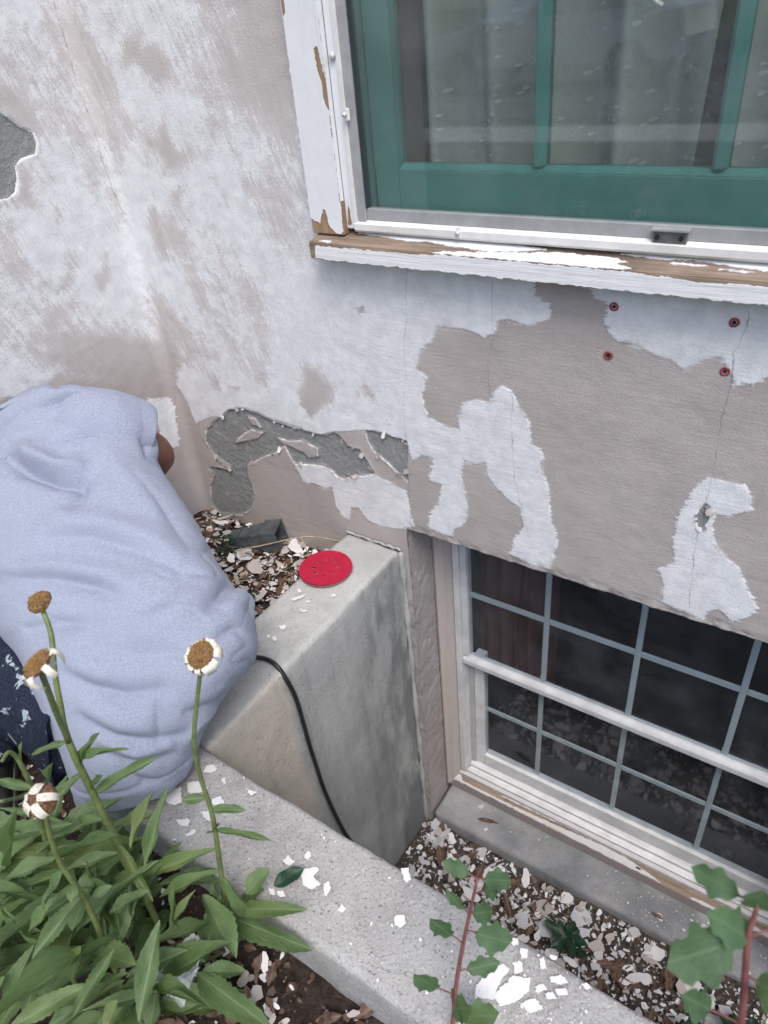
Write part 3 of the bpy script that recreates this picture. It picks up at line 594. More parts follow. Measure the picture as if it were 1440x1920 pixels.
DAISY_LEAVES = [('C', (-0.553, -0.878, 0.26), (-0.669, -0.939, 0.22), 0.018), ('C', (-0.563, -0.881, 0.2), (-0.657, -0.936, 0.17), 0.0175), ('C', (-0.568, -0.876, 0.19), (-0.546, -0.877, 0.1), 0.0228), ('C', (-0.571, -0.9, 0.08), (-0.451, -0.871, 0.12), 0.0321), ('C', (-0.542, -0.878, 0.1), (-0.478, -0.838, 0.14), 0.0253), ('A', (-0.566, -0.957, 0.1), (-0.616, -0.991, 0.14), 0.0189), ('C', (-0.572, -0.899, 0.14), (-0.594, -0.951, 0.06), 0.0312), ('A', (-0.581, -0.978, 0.25), (-0.546, -1.063, 0.2), 0.0258), ('D', (-0.592, -1.036, 0.33), (-0.637, -1.097, 0.33), 0.0191), ('D', (-0.601, -1.081, 0.25), (-0.636, -1.156, 0.26), 0.0229), ('D', (-0.586, -1.039, 0.28), (-0.595, -1.107, 0.24), 0.0155), ('A', (-0.623, -0.95, 0.3), (-0.624, -0.885, 0.38), 0.0167), ('A', (-0.64, -0.949, 0.33), (-0.653, -0.89, 0.36), 0.0151), ('A', (-0.672, -0.945, 0.38), (-0.655, -0.873, 0.42), 0.0163), ('A', (-0.662, -0.949, 0.4), (-0.683, -0.928, 0.43), 0.0125), ('A', (-0.691, -0.942, 0.45), (-0.68, -0.913, 0.5), 0.0138), ('A', (-0.692, -0.941, 0.46), (-0.641, -0.906, 0.5), 0.0096), ('A', (-0.67, -0.955, 0.5), (-0.725, -0.968, 0.5), 0.0091), ('A', (-0.689, -0.951, 0.44), (-0.717, -0.974, 0.42), 0.0124), ('E', (-0.685, -0.983, 0.48), (-0.67, -0.973, 0.52), 0.0072), ('E', (-0.723, -0.987, 0.5), (-0.722, -0.978, 0.53), 0.0072), ('E', (-0.717, -0.991, 0.46), (-0.769, -1.006, 0.46), 0.0121), ('E', (-0.732, -1.002, 0.3), (-0.781, -1.058, 0.3), 0.0207), ('D', (-0.64, -1.059, 0.36), (-0.681, -1.088, 0.32), 0.015), ('D', (-0.642, -1.035, 0.4), (-0.646, -1.065, 0.37), 0.02), ('D', (-0.596, -1.039, 0.2), (-0.605, -1.089, 0.22), 0.0128), ('A', (-0.586, -0.967, 0.06), (-0.456, -0.964, 0.07), 0.037), ('E', (-0.704, -1.089, 0.25), (-0.704, -1.158, 0.2), 0.0219), ('E', (-0.717, -1.087, 0.2), (-0.727, -1.146, 0.12), 0.0279), ('D', (-0.654, -1.087, 0.2), (-0.639, -1.067, 0.26), 0.0292), ('A', (-0.612, -0.963, 0.27), (-0.653, -1.006, 0.25), 0.0189), ('A', (-0.613, -0.961, 0.16), (-0.599, -0.919, 0.2), 0.0101), ('A', (-0.571, -0.964, 0.08), (-0.53, -0.929, 0.06), 0.0246), ('C', (-0.551, -0.865, 0.38), (-0.595, -0.877, 0.38), 0.0127), ('C', (-0.539, -0.867, 0.35), (-0.53, -0.84, 0.36), 0.0142), ('C', (-0.543, -0.863, 0.3), (-0.497, -0.842, 0.32), 0.0096), ('C', (-0.548, -0.884, 0.3), (-0.561, -0.871, 0.33), 0.0189), ('A', (-0.694, -0.92, 0.34), (-0.767, -0.963, 0.3), 0.0157), ('A', (-0.672, -0.958, 0.28), (-0.638, -0.958, 0.22), 0.0149), ('E', (-0.734, -0.981, 0.36), (-0.782, -1.017, 0.4), 0.0094), ('E', (-0.749, -1.052, 0.35), (-0.713, -1.024, 0.45), 0.0147), ('D', (-0.672, -0.957, 0.3), (-0.714, -1.004, 0.3), 0.0163), ('A', (-0.663, -0.887, 0.3), (-0.739, -0.919, 0.26), 0.0154), ('D', (-0.614, -1.021, 0.36), (-0.63, -1.04, 0.36), 0.0132), ('A', (-0.642, -0.991, 0.3), (-0.652, -1.013, 0.3), 0.0128), ('E', (-0.744, -1.085, 0.3), (-0.714, -1.086, 0.24), 0.0141), ('E', (-0.697, -1.09, 0.32), (-0.701, -1.093, 0.36), 0.0121), ('D', (-0.582, -1.068, 0.2), (-0.581, -1.094, 0.18), 0.0208), ('A', (-0.6, -1.02, 0.1), (-0.582, -1.058, 0.08), 0.0253), ('D', (-0.644, -1.097, 0.16), (-0.673, -1.135, 0.14), 0.018), ('A', (-0.607, -0.954, 0.12), (-0.624, -0.938, 0.2), 0.0159), ('A', (-0.668, -1.002, 0.14), (-0.669, -0.977, 0.22), 0.022), ('C', (-0.574, -0.88, 0.12), (-0.592, -0.889, 0.18), 0.0164), ('E', (-0.703, -1.133, 0.25), (-0.717, -1.176, 0.2), 0.0206), ('A', (-0.607, -1.018, 0.06), (-0.556, -0.999, 0.05), 0.0217)]
# ------------------------------------------------------------------ ground
WX0, WX1, WY0 = -1.0, 1.47, -0.856           # outline of the concrete window well
def ground_h(x, y):
    e = 1.0 if y > -2.0 and x > -2.5 else 0.0
    return 0.012 * mnoise.noise(Vector((x * 6, y * 6, 3.1))) + 0.006 * mnoise.noise(Vector((x * 22, y * 22, 1.0)))
def build_ground():
    xs = sorted(set(list(np.round(np.arange(-2.6, 1.61, 0.03), 4)) + [WX0, WX1]))
    ys = sorted(set(list(np.round(np.arange(-2.4, 0.0, 0.03), 4)) + [WY0, 0.0]))
    V, F, idx = [], [], {}
    for j, y in enumerate(ys):
        for i, x in enumerate(xs):
            border = i in (0, len(xs) - 1) or j == 0
            idx[i, j] = len(V); V.append((x, y, 0.0 if border else ground_h(x, y)))
    for j in range(len(ys) - 1):
        for i in range(len(xs) - 1):
            cx = (xs[i] + xs[i + 1]) / 2; cy = (ys[j] + ys[j + 1]) / 2
            if WX0 < cx < WX1 and cy > WY0: continue
            F.append((idx[i, j], idx[i + 1, j], idx[i + 1, j + 1], idx[i, j + 1]))
    def q(x0, x1, y0, y1):
        b = len(V); V.extend([(x0, y0, 0), (x1, y0, 0), (x1, y1, 0), (x0, y1, 0)]); F.append((b, b + 1, b + 2, b + 3))
    x0, x1, y0 = xs[0], xs[-1], ys[0]
    q(-300, 300, -300, y0); q(-300, x0, y0, 0); q(x1, 300, y0, 0)
    o = link('ground', pymesh('ground', V, F), M['ground'], None, True)
    tag(o, kind='structure')
build_ground()

# ------------------------------------------------------------------ house wall
house = empty('house_wall', (-0.9, 0.08, 0.0), 'plastered house wall with peeling taupe and white paint around two windows', 'wall')
XC = -1.57                                   # inside corner where the left wall turns towards the street
OX, OZ = -0.81, 0.176                        # left edge and head of the basement window opening
def build_wall():
    xs = []
    x = XC - 1.4
    while x < 0.75:
        xs.append(x); x += 0.0026 + max(0.0, (-0.9 - x)) * 0.0016 + max(0.0, (XC - 0.5 - x)) * 0.02
    xs = np.array(xs + [0.75]); xs[np.argmin(abs(xs - OX))] = OX
    zs = np.concatenate([np.linspace(-0.06, OZ, 85)[:-1], np.arange(OZ, 1.50, 0.0028)])
    X, Z = np.meshgrid(xs, zs)
    base = np.full(X.shape, -0.06)
    def smooth(a, lo, hi):
        t = np.clip((a - lo) / (hi - lo), 0, 1); return t * t * (3 - 2 * t)
    scrub = np.zeros_like(X)
    for p in SCRUB: ss_ = sdf(p, X, Z, 0.12); scrub = np.maximum(scrub, smooth(ss_, -0.02, 0.10)); sc2 = smooth(ss_, -0.02, 0.02)
    W_ = base.copy()
    Xs = X + 0.35 * (Z - 1.0)                                 # strokes lean
    low = vnoise(Xs * 11, Z * 4.5, 5, 3) * 0.034 + 0.012 + 0.024 * vnoise(X * 5, Z * 5, 9, 2)
    low -= 0.03 * smooth(vnoise(X * 5.0 + 3, Z * 1.4, 21, 2), 0.1, 0.6)
    for p in WHITE: W_ = np.maximum(W_, sdf(p, X, Z))
    left = smooth(-X, 0.86, 1.02)
    W_ = np.where(scrub > 0.005, np.maximum(W_ * (1 - 0.55 * scrub), low * sc2 + W_ * (1 - sc2)), W_)
    for i, p in enumerate(TAUPE):
        W_ = np.minimum(W_, -sdf(p, X, Z) * 1.0 + 0.004 * scrub)
    C_ = np.full(X.shape, -0.06)
    for p in CEMENT: C_ = np.maximum(C_, sdf(p, X, Z))
    for p in ISLAND:
        s = sdf(p, X, Z); C_ = np.minimum(C_, -s); W_ = np.minimum(W_, np.where(s > -0.004, -0.03, 1.0))
    K_ = np.full(X.shape, 0.2)
    for c in CRACK:
        c = np.array(c)
        k = X - np.interp(Z, c[:, 1], c[:, 0])
        k = np.where((Z > c[0, 1]) & (Z < c[-1, 1]), k, 0.2)
        K_ = np.where(abs(k) < abs(K_), k, K_)
    # relief: broken-out plaster lies 4 mm back, trowelled coat half a millimetre proud, wavy face
    wob = vnoise(X * 40, Z * 40, 2, 3) * 0.004
    Y = 0.0042 * smooth(C_ + wob, -0.0015, 0.0020) - 0.0006 * (1 - scrub) * smooth(W_, -0.004, 0.004)
    Y += 0.0016 * vnoise(X * 6, Z * 6, 4, 3) + 0.0006 * vnoise(X * 30, Z * 45, 8, 2)
    Y += 0.0012 * smooth(C_ + wob, 0.0, 0.003) * vnoise(X * 120, Z * 120, 12, 2)
    lip = smooth(C_ + wob, -0.010, -0.002) * (1 - smooth(C_ + wob, -0.002, 0.0))
    Y -= 0.0022 * lip * np.clip(vnoise(X * 18, Z * 18, 30, 1), 0, 1)
    # spalled lower edge above the basement window
    edge = smooth(-Z, -(OZ + 0.03), -OZ) * (X > OX)
    Y += edge * 0.004 * (0.5 + vnoise(X * 50, Z * 50, 3, 2))
    nz, nx = X.shape
    keep = np.ones((nz - 1, nx - 1), bool)
    cx = (xs[:-1] + xs[1:]) / 2; cz = (zs[:-1] + zs[1:]) / 2
    CX, CZ = np.meshgrid(cx, cz)
    keep &= ~((CX > OX) & (CZ < OZ))
    keep &= ~((CX > -0.90) & (CX < 0.44) & (CZ > 0.85))
    ii = np.arange(nz * nx).reshape(nz, nx)
    a = ii[:-1, :-1][keep]; b = ii[:-1, 1:][keep]; c = ii[1:, 1:][keep]; d = ii[1:, :-1][keep]
    F = np.stack([a, b, c, d], 1)
    # X runs along the unrolled wall; fold it at the inside corner with a coved radius
    rc = 0.035
    t = np.clip((XC + rc - X) / (2 * rc * 0.785 + 1e-9), 0, 1) * (math.pi / 2)
    arc = 2 * rc * 0.785
    past = np.maximum(0.0, (XC + rc - arc) - X)
    PX = np.where(X >= XC + rc, X, XC + rc - rc * np.sin(t))
    PY = np.where(X >= XC + rc, 0.0, -rc * (1 - np.cos(t)) - past)
    NX, NY = np.where(X >= XC + rc, 0.0, np.sin(t)), np.where(X >= XC + rc, -1.0, -np.cos(t))   # outward normal
    Vv = np.stack([PX - NX * Y, PY - NY * Y, Z], -1).reshape(-1, 3)
    attrs = [W_, C_, K_, scrub, X]
    A = [q.reshape(-1) for q in attrs]
    # turn the lower edge back into the wall
    j = int(np.argmin(abs(zs - OZ)))
    cols = np.where(xs >= OX)[0]
    extra = Vv[ii[j, cols]].copy(); extra[:, 1] += 0.03; extra[:, 2] += 0.001
    st = len(Vv)
    Vv = np.concatenate([Vv, extra]); A = [np.concatenate([q, q[ii[j, cols]]]) for q in A]
    E = np.stack([ii[j, cols[1:]], ii[j, cols[:-1]], st + np.arange(len(cols) - 1), st + 1 + np.arange(len(cols) - 1)], 1)
    F = np.concatenate([F, E])
    used = np.zeros(len(Vv), bool); used[F.reshape(-1)] = True
    remap = np.cumsum(used) - 1
    Vv = Vv[used]; A = [q[used] for q in A]; F = remap[F]
    me = bpy.data.meshes.new('plaster_face')
    me.vertices.add(len(Vv)); me.vertices.foreach_set('co', Vv.astype(np.float32).reshape(-1))
    me.loops.add(F.size); me.loops.foreach_set('vertex_index', F.astype(np.int32).reshape(-1))
    me.polygons.add(len(F)); me.polygons.foreach_set('loop_start', (np.arange(len(F)) * 4).astype(np.int32))
    me.polygons.foreach_set('use_smooth', np.ones(len(F), bool))
    me.update(calc_edges=True); me.validate()
    for nm, q in zip(('white', 'cement', 'crack', 'scrub', 'along'), A):
        at = me.attributes.new(nm, 'FLOAT', 'POINT'); at.data.foreach_set('value', q.astype(np.float32))
    link('plaster_face', me, M['wall'], house)
build_wall()
# masonry behind the plaster, with the two openings
bm = bmesh.new()
box_bm(bm, XC - 0.3, OX - 0.002, 0.012, 0.30, -0.06, 0.84)
box_bm(bm, XC - 0.3, -0.90, 0.012, 0.30, 0.842, 3.2)
box_bm(bm, XC - 0.3, XC - 0.012, -1.4, 0.010, -0.06, 3.2)
box_bm(bm, OX, 1.6, 0.012, 0.30, OZ + 0.003, 0.84)
box_bm(bm, 0.42, 1.6, 0.012, 0.30, 0.842, 3.2)
box_bm(bm, -0.898, 0.418, 0.012, 0.30, 2.2, 3.2)
link('masonry', bm_mesh('masonry', bm), M['stucco'], house)
bm = bmesh.new()
box_bm(bm, XC - 0.008, 0.75, -0.004, 0.010, 1.50, 3.2)
box_bm(bm, XC - 0.010, XC + 0.004, -1.4, -0.006, 1.50, 3.2)
uw = link('upper_plaster', bm_mesh('upper_plaster', bm), simple('upper_plaster_paint', (0.56, 0.53, 0.51), 0.85, 0, 0.2, 0.1, 6), house)
# rough reveal of the basement opening
def rough_panel(name, P, U, Vv, nu, nv, amp, nrm, mat, parent, seed):
    P = Vector(P); U = Vector(U); Vv = Vector(Vv); nrm = Vector(nrm)
    V, F = [], []
    for j in range(nv + 1):
        for i in range(nu + 1):
            p = P + U * (i / nu) + Vv * (j / nv)
            h = mnoise.fractal(p * 38 + Vector((seed, 0, 0)), 0.9, 2.1, 4) * amp
            V.append(p + nrm * h)
    for j in range(nv):
        for i in range(nu):
            a = j * (nu + 1) + i
            F.append((a, a + 1, a + nu + 2, a + nu + 1))
    return link(name, pymesh(name, V, F), mat, parent, True)
rough_panel('reveal', (OX, 0.002, -1.13), (0, 0.106, 0), (0, 0, 1.31), 26, 260, 0.0022, (1, 0, 0), M['stucco'], house, 1)
rough_panel('reveal_return', (-0.834, 0.0, -1.13), (0.024, 0.002, 0), (0, 0, 1.15), 6, 230, 0.003, (0.3, -1, 0), M['stucco'], house, 5)
box('reveal_core', -1.1, OX - 0.004, 0.012, 0.30, -1.2, -0.062, M['stucco'], house)
box('far_reveal', 0.30, 0.6, 0.002, 0.30, -1.2, OZ - 0.002, M['stucco'], house)
box('below_window', OX + 0.001, 0.30, 0.145, 0.30, -1.2, -1.02, M['stucco'], house)

# ------------------------------------------------------------------ concrete window well
well = empty('window_well', (0.1, -0.4, -1.1), 'grey concrete window well with speckled curb and sloping side wall', 'window well')
def rough_box(name, x0, x1, y0, y1, z0, z1, mat, parent, step, amp, bev, seed, zres=None):
    bm = bmesh.new()
    box_bm(bm, x0, x1, y0, y1, z0, z1)
    def cut(axis, a, b, st):
        k = int((b - a) / st)
        for i in range(1, k):
            p = [0, 0, 0]; p[axis] = a + (b - a) * i / k
            nn = [0, 0, 0]; nn[axis] = 1
            bmesh.ops.bisect_plane(bm, geom=bm.verts[:] + bm.edges[:] + bm.faces[:], plane_co=p, plane_no=nn)
    es = [e for e in bm.edges]
    bmesh.ops.bevel(bm, geom=es, offset=bev, segments=3, profile=0.5, affect='EDGES')
    cut(0, x0, x1, step); cut(1, y0, y1, step); cut(2, z0, z1, zres or step)
    bm.normal_update()
    for v in bm.verts:
        h = mnoise.fractal(v.co * 9 + Vector((seed, 0, 0)), 1.0, 2.0, 4) * amp
        h2 = mnoise.noise(v.co * 45 + Vector((seed, 3, 0))) * amp * 0.35
        v.co += v.normal * (h + h2)
    return link(name, bm_mesh(name, bm), mat, parent, True)
rough_box('front_curb', -1.0, 1.45, -0.856, -0.690, -1.2, 0.105, M['curb'], well, 0.016, 0.0035, 0.010, 3, 0.05)
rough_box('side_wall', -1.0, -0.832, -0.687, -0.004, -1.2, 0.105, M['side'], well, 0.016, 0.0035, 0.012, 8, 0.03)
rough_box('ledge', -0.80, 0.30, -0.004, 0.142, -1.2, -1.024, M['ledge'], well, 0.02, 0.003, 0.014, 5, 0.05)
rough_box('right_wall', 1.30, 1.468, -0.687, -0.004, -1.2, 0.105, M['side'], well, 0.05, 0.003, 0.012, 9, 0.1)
# pale mortar bead down the corner between side wall and house
r = random.Random(4)
bead = [(-0.829 + r.uniform(-.001, .001), -0.006 + r.uniform(-.001, .001), 0.10 - 1.2 * i / 60) for i in range(61)]
tube('mortar_bead', bead, [0.0075 + 0.002 * math.sin(i * 0.7) + r.uniform(-.0008, .0008) for i, _ in enumerate(bead)], M['grout'], well, 8, 3)
# crumbly mortar smear along the joint of side wall and house
bead = [(-1.0 + 0.17 * i / 24, -0.006, 0.107 + r.uniform(-.002, .003)) for i in range(25)]
tube('mortar_joint', bead, [r.uniform(0.002, 0.0045) for _ in bead], M['grout'], well, 6, 2)
def floor_h(x, y):
    return -1.082 + 0.05 * max(0, min(1, (x + 0.45) / 0.7)) * max(0, min(1, (y + 0.35) / 0.35)) + 0.016 * mnoise.noise(Vector((x * 7, y * 7, 0.5))) + 0.008 * mnoise.noise(Vector((x * 23, y * 23, 4.5)))
V, F = [], []
nx, ny = 90, 34
for j in range(ny + 1):
    for i in range(nx + 1):
        x = -0.84 + 2.2 * i / nx; y = -0.70 + 0.72 * j / ny
        V.append((x, y, floor_h(x, y)))
for j in range(ny):
    for i in range(nx):
        a = j * (nx + 1) + i; F.append((a, a + 1, a + nx + 2, a + nx + 1))
link('soil_floor', pymesh('soil_floor', V, F), M['soil'], well, True)

# ------------------------------------------------------------------ upper window
win = empty('upper_window', (-0.25, 0.0, 0.83), 'green sash window behind aluminium storm glass with peeling white casing and sill', 'window')
HX = 0.345                                                    # right end of the glazing
ZT = 2.15
# casing boards: bare wood with a torn paint skin on them
for side, x0, x1 in ((0, -0.957, -0.880), (1, HX + 0.045, HX + 0.122)):
    cs = box('casing_board', x0, x1, -0.022, 0.012, 0.874, ZT, M['wood_z'], win, 0.002)
    if side == 0:
        poly = [(x0 + 0.0005, 0.905), (x0 + 0.008, 0.898), (x0 + 0.022, 0.893), (x0 + 0.028, 0.908), (x0 + 0.034, 0.922), (x0 + 0.040, 0.918), (x0 + 0.043, 0.895), (x0 + 0.052, 0.884), (x0 + 0.058, 0.878), (x1 - 0.008, 0.876), (x1 - 0.0005, 0.882),
                (x1 - 0.0005, 1.04), (x1 - 0.0005, 1.085), (x1 - 0.006, 1.092), (x1 - 0.011, 1.105), (x1 - 0.010, 1.120), (x1 - 0.016, 1.150), (x1 - 0.018, 1.178), (x1 - 0.010, 1.182), (x1 - 0.006, 1.160), (x1 - 0.0005, 1.135), (x1 - 0.0005, 1.40), (x1 - 0.0005, ZT), (x0 + 0.0005, ZT), (x0 + 0.0005, 1.35), (x0 + 0.0005, 1.262), (x0 + 0.009, 1.258), (x0 + 0.008, 1.232), (x0 + 0.0005, 1.227)]
    else:
        poly = [(x0, 0.876), (x1, 0.880), (x1, ZT), (x0, ZT)]
    sheet('casing_paint', ragged(poly, 0.0016, 0.003, 11 + side), lambda a, b, h: (a, -0.0222 - h, b), 0.0011, M['paint_z'], win)
    # edge of the casing facing the wall
    box('casing_edge_paint', x0 - 0.0012, x0 - 0.0002, -0.021, 0.004, 0.905 if side == 0 else 0.88, ZT, M['paint_z'], win)
    ex = (x1 + 0.0001, x1 + 0.0004) if side == 0 else (x0 - 0.0004, x0 - 0.0001)
    box('casing_edge_paint', ex[0], ex[1], -0.0225, -0.0113, 0.935 if side == 0 else 0.88, ZT, M['paint_z'], win)
    # parting stop between casing and storm frame, lumpy old paint
    sx0, sx1 = (x1 + 0.0005, x1 + 0.019) if side == 0 else (x0 - 0.019, x0 - 0.0005)
    stp = box('stop_bead', sx0, sx1, -0.011, 0.012, 0.884, ZT, M['paint_z'], win, 0.003)
    sheet('bare_patch', ragged([(sx0 + 0.004, 0.892), (sx0 + 0.013, 0.893), (sx0 + 0.012, 0.915), (sx0 + 0.009, 0.926), (sx0 + 0.006, 0.910)], 0.001, 0.004, 3), lambda a, b, h: (a, -0.0112 - h, b), 0.0004, M['wood_z'], win)
sx0 = -0.880
for z in (1.165, 1.40):
    V, F = tube_geo([(-0.868, -0.010, z), (-0.868, -0.016, z), (-0.868, -0.018, z)], [0.006, 0.006, 0.003], 10)
    link('screw_head', pymesh('screw_head', V, F), M['screw'], win, True)
# storm frame
sf0, sf1 = -0.861, -0.834
sfr = box('storm_stile', sf0, sf1, -0.010, 0.012, 0.882, ZT, M['alu'], win, 0.0015)
box('storm_lip', sf0 - 0.0005, sf0 + 0.009, -0.0135, -0.0102, 0.884, ZT, M['alu_light'], win, 0.001)
box('storm_gasket', sf1 + 0.0003, sf1 + 0.003, -0.006, 0.010, 0.921, ZT, M['gasket'], win)
box('storm_stile', HX, HX + 0.027, -0.010, 0.012, 0.882, ZT, M['alu'], win, 0.0015)
box('storm_bottom_rail', sf1 + 0.0003, HX - 0.0003, -0.004, 0.012, 0.9005, 0.921, M['alu'], win, 0.0012)
prism('storm_sill_flange', [(-0.0045, 0.900), (-0.016, 0.895), (-0.016, 0.884), (-0.012, 0.8795), (0.012, 0.8795), (0.012, 0.900)], sf0 + 0.003, HX + 0.02, M['alu_light'], win)
box('storm_glass', sf1 + 0.0035, HX - 0.001, 0.001, 0.004, 0.9215, ZT, M['glass_up'], win)
# latch with two screws on the bottom rail
lt = box('latch', -0.302, -0.252, -0.013, -0.0045, 0.897, 0.914, M['alu_dark'], win, 0.0015)
box('latch_cap', -0.304, -0.250, -0.018, -0.0045, 0.9145, 0.9185, M['alu'], lt, 0.001)
for x in (-0.295, -0.260):
    V, F = tube_geo([(x, -0.0132, 0.9055), (x, -0.0150, 0.9055)], 0.0038, 10)
    link('latch_screw', pymesh('latch_screw', V, F), M['hole'], lt)
# little turn clips
def turn_clip(x, z, horizontal):
    c = box('turn_clip', x - 0.004, x + 0.004, -0.0185, -0.0140, z - 0.010, z + 0.010, M['alu_light'], win, 0.002)
    V, F = tube_geo([(x - (0 if horizontal else 0.004), -0.0186, z), (x - (0 if horizontal else 0.004), -0.024, z)], [0.0045, 0.0035], 10)
    link('clip_screw', pymesh('clip_screw', V, F), M['screw'], c, True)
turn_clip(-0.846, 1.078, False); turn_clip(-0.632, 0.893, True)
# jamb and green sash
box('jamb_board', -0.853, -0.835, 0.0125, 0.09, 0.88, ZT, M['green'], win)
box('sash_stile', -0.829, -0.778, 0.028, 0.060, 0.90, ZT, M['green'], win, 0.002)
box('sash_stile', 0.300, 0.352, 0.028, 0.060, 0.90, ZT, M['green'], win, 0.002)
box('sash_bottom_rail', -0.7775, 0.2995, 0.0285, 0.060, 0.895, 0.982, M['green'], win, 0.002)
prism('glazing_bead', [(0.031, 0.9825), (0.044, 0.991), (0.058, 0.991), (0.058, 0.9825)], -0.777, 0.299, M['green'], win)
for x in (-0.511, -0.234, 0.044):
    zprism('muntin', [(x - 0.005, 0.031), (x + 0.005, 0.031), (x + 0.0115, 0.043), (x + 0.0115, 0.058), (x - 0.0115, 0.058), (x - 0.0115, 0.043)], 0.9915, ZT, M['green'], win)
for a, b in ((-0.777, -0.5235), (-0.4985, -0.2465), (-0.2215, 0.0315), (0.0565, 0.299)):
    box('sash_pane', a, b, 0.046, 0.049, 0.9915, ZT, M['glass_sash'], win)
box('inner_jamb', -0.86, -0.835, 0.0905, 0.30, 0.84, ZT, M['interior_up'], win)
# wooden sill: bare wood body, paint skins with torn edges on top and front
SY0 = -0.046
sillb = prism('sill_board', [(SY0, 0.8315), (SY0, 0.862), (0.010, 0.8785), (0.010, 0.8315)], -0.952, HX + 0.16, M['wood_x'], win, 0.0015)
slope = (0.8785 - 0.862) / (0.010 - SY0)
def on_top(a, b, h): return (a, b, 0.862 + (b - SY0) * slope + h + 0.0004)
def on_front(a, b, h): return (a, SY0 - 0.0002 - h, b)
fpoly = [(-0.938, 0.834), (-0.80, 0.832), (-0.6, 0.8325), (-0.3, 0.832), (0.0, 0.8325), (0.48, 0.832), (0.48, 0.861), (0.30, 0.861), (0.1, 0.8605), (-0.02, 0.858), (-0.10, 0.8565), (-0.16, 0.858), (-0.21, 0.855), (-0.26, 0.858), (-0.32, 0.8610), (-0.44, 0.8612), (-0.55, 0.8612), (-0.66, 0.8612), (-0.70, 0.8575), (-0.76, 0.8580), (-0.80, 0.857), (-0.84, 0.8590), (-0.87, 0.8565), (-0.90, 0.858), (-0.935, 0.8575)]
sheet('front_paint', ragged(fpoly, 0.0016, 0.003, 21), on_front, 0.0016, M['paint_x'], sillb)
tops = [[(-0.86, -0.004), (-0.80, -0.010), (-0.74, -0.018), (-0.70, -0.014), (-0.66, -0.020), (-0.60, -0.026), (-0.56, -0.028), (-0.52, -0.022), (-0.47, -0.010), (-0.52, -0.004), (-0.62, -0.001), (-0.74, 0.000), (-0.82, 0.002)],
        [(-0.67, -0.0455), (-0.56, -0.0455), (-0.44, -0.0455), (-0.34, -0.0455), (-0.32, -0.040), (-0.36, -0.032), (-0.33, -0.026), (-0.36, -0.018), (-0.45, -0.016), (-0.50, -0.024), (-0.58, -0.032), (-0.64, -0.038)],
        [(-0.35, -0.006), (-0.28, -0.012), (-0.24, -0.006), (-0.20, -0.013), (-0.15, -0.018), (-0.10, -0.024), (-0.05, -0.034), (0.05, -0.036), (0.2, -0.02), (0.48, -0.03), (0.48, 0.0), (0.1, 0.0), (-0.12, -0.002), (-0.25, 0.001), (-0.32, -0.001)],
        [(-0.27, -0.020), (-0.235, -0.022), (-0.215, -0.019), (-0.24, -0.017)], [(-0.20, -0.026), (-0.17, -0.028), (-0.15, -0.025), (-0.18, -0.023)],
        [(-0.93, -0.040), (-0.905, -0.043), (-0.90, -0.038), (-0.92, -0.036)]]
for i, p in enumerate(tops):
    sheet('top_paint', ragged(p, 0.0020, 0.003, 31 + i), on_top, 0.0014, M['paint_x'], sillb)
# curtain inside
cur = empty('curtain', (-0.25, 0.14, 0.9), 'grey lace curtain with leaf motif behind the green upper sash', 'curtain')
def cur_y(x, z):
    return 0.135 + 0.038 * math.sin(x * 52 + 0.9 * math.sin(x * 11) + 0.5 * (z - 1.2)) + 0.010 * math.sin(x * 71 + 1.3) + 0.004 * math.sin(z * 9 + x * 20)
def cur_panel(x0, x1, lean):
    V, F = [], []
    nx, nz = int((x1 - x0) / 0.004), 60
    for j in range(nz + 1):
        z = 0.86 + 1.2 * j / nz
        for i in range(nx + 1):
            t = i / nx
            x = x0 + (x1 - x0) * t + lean * (z - 0.9) * t
            V.append((x, cur_y(x, z), z))
    for j in range(nz):
        for i in range(nx):
            a = j * (nx + 1) + i; F.append((a, a + 1, a + nx + 2, a + nx + 1))
    return link('curtain_panel', pymesh('curtain_panel', V, F), M['lace'], cur, True)
cur_panel(-0.76, -0.290, 0.05); cur_panel(-0.250, 0.36, 0.0)
V, F = [], []
r = random.Random(12)
for i in range(230):
    x = r.uniform(-0.74, 0.1); z = r.uniform(0.97, 1.36)
    if -0.30 < x < -0.245: continue; a = r.uniform(-0.9, 0.9) + math.pi / 2
    L = r.uniform(0.007, 0.011); w = L * 0.32
    b = len(V)
    for k in range(10):
        t = 2 * math.pi * k / 10
        u, v = L * math.cos(t), w * math.sin(t) * (1 - 0.3 * math.cos(t))
        px = x + 0.55 * (u * math.cos(a) - v * math.sin(a)); pz = z + u * math.sin(a) + v * math.cos(a)
        V.append((px, cur_y(px, pz) - 0.0016, pz))
    F.append(tuple(range(b, b + 10)))
tag(link('leaf_embroidery', pymesh('leaf_embroidery', V, F), M['lace_leaf'], cur), kind='stuff')
box('inner_casing', -0.80, -0.735, 0.20, 0.22, 0.84, ZT, simple('cream_inner_casing', (0.62, 0.56, 0.48), 0.7), win)
rm = box('upper_room', -1.4, 1.2, 0.31, 2.6, 0.3, 2.6, M['interior_up'], win)
bm = bmesh.new(); bm.from_mesh(rm.data)
for f in list(bm.faces):
    if f.normal.y < -0.9: bm.faces.remove(f)
bm.to_mesh(rm.data); bm.free()

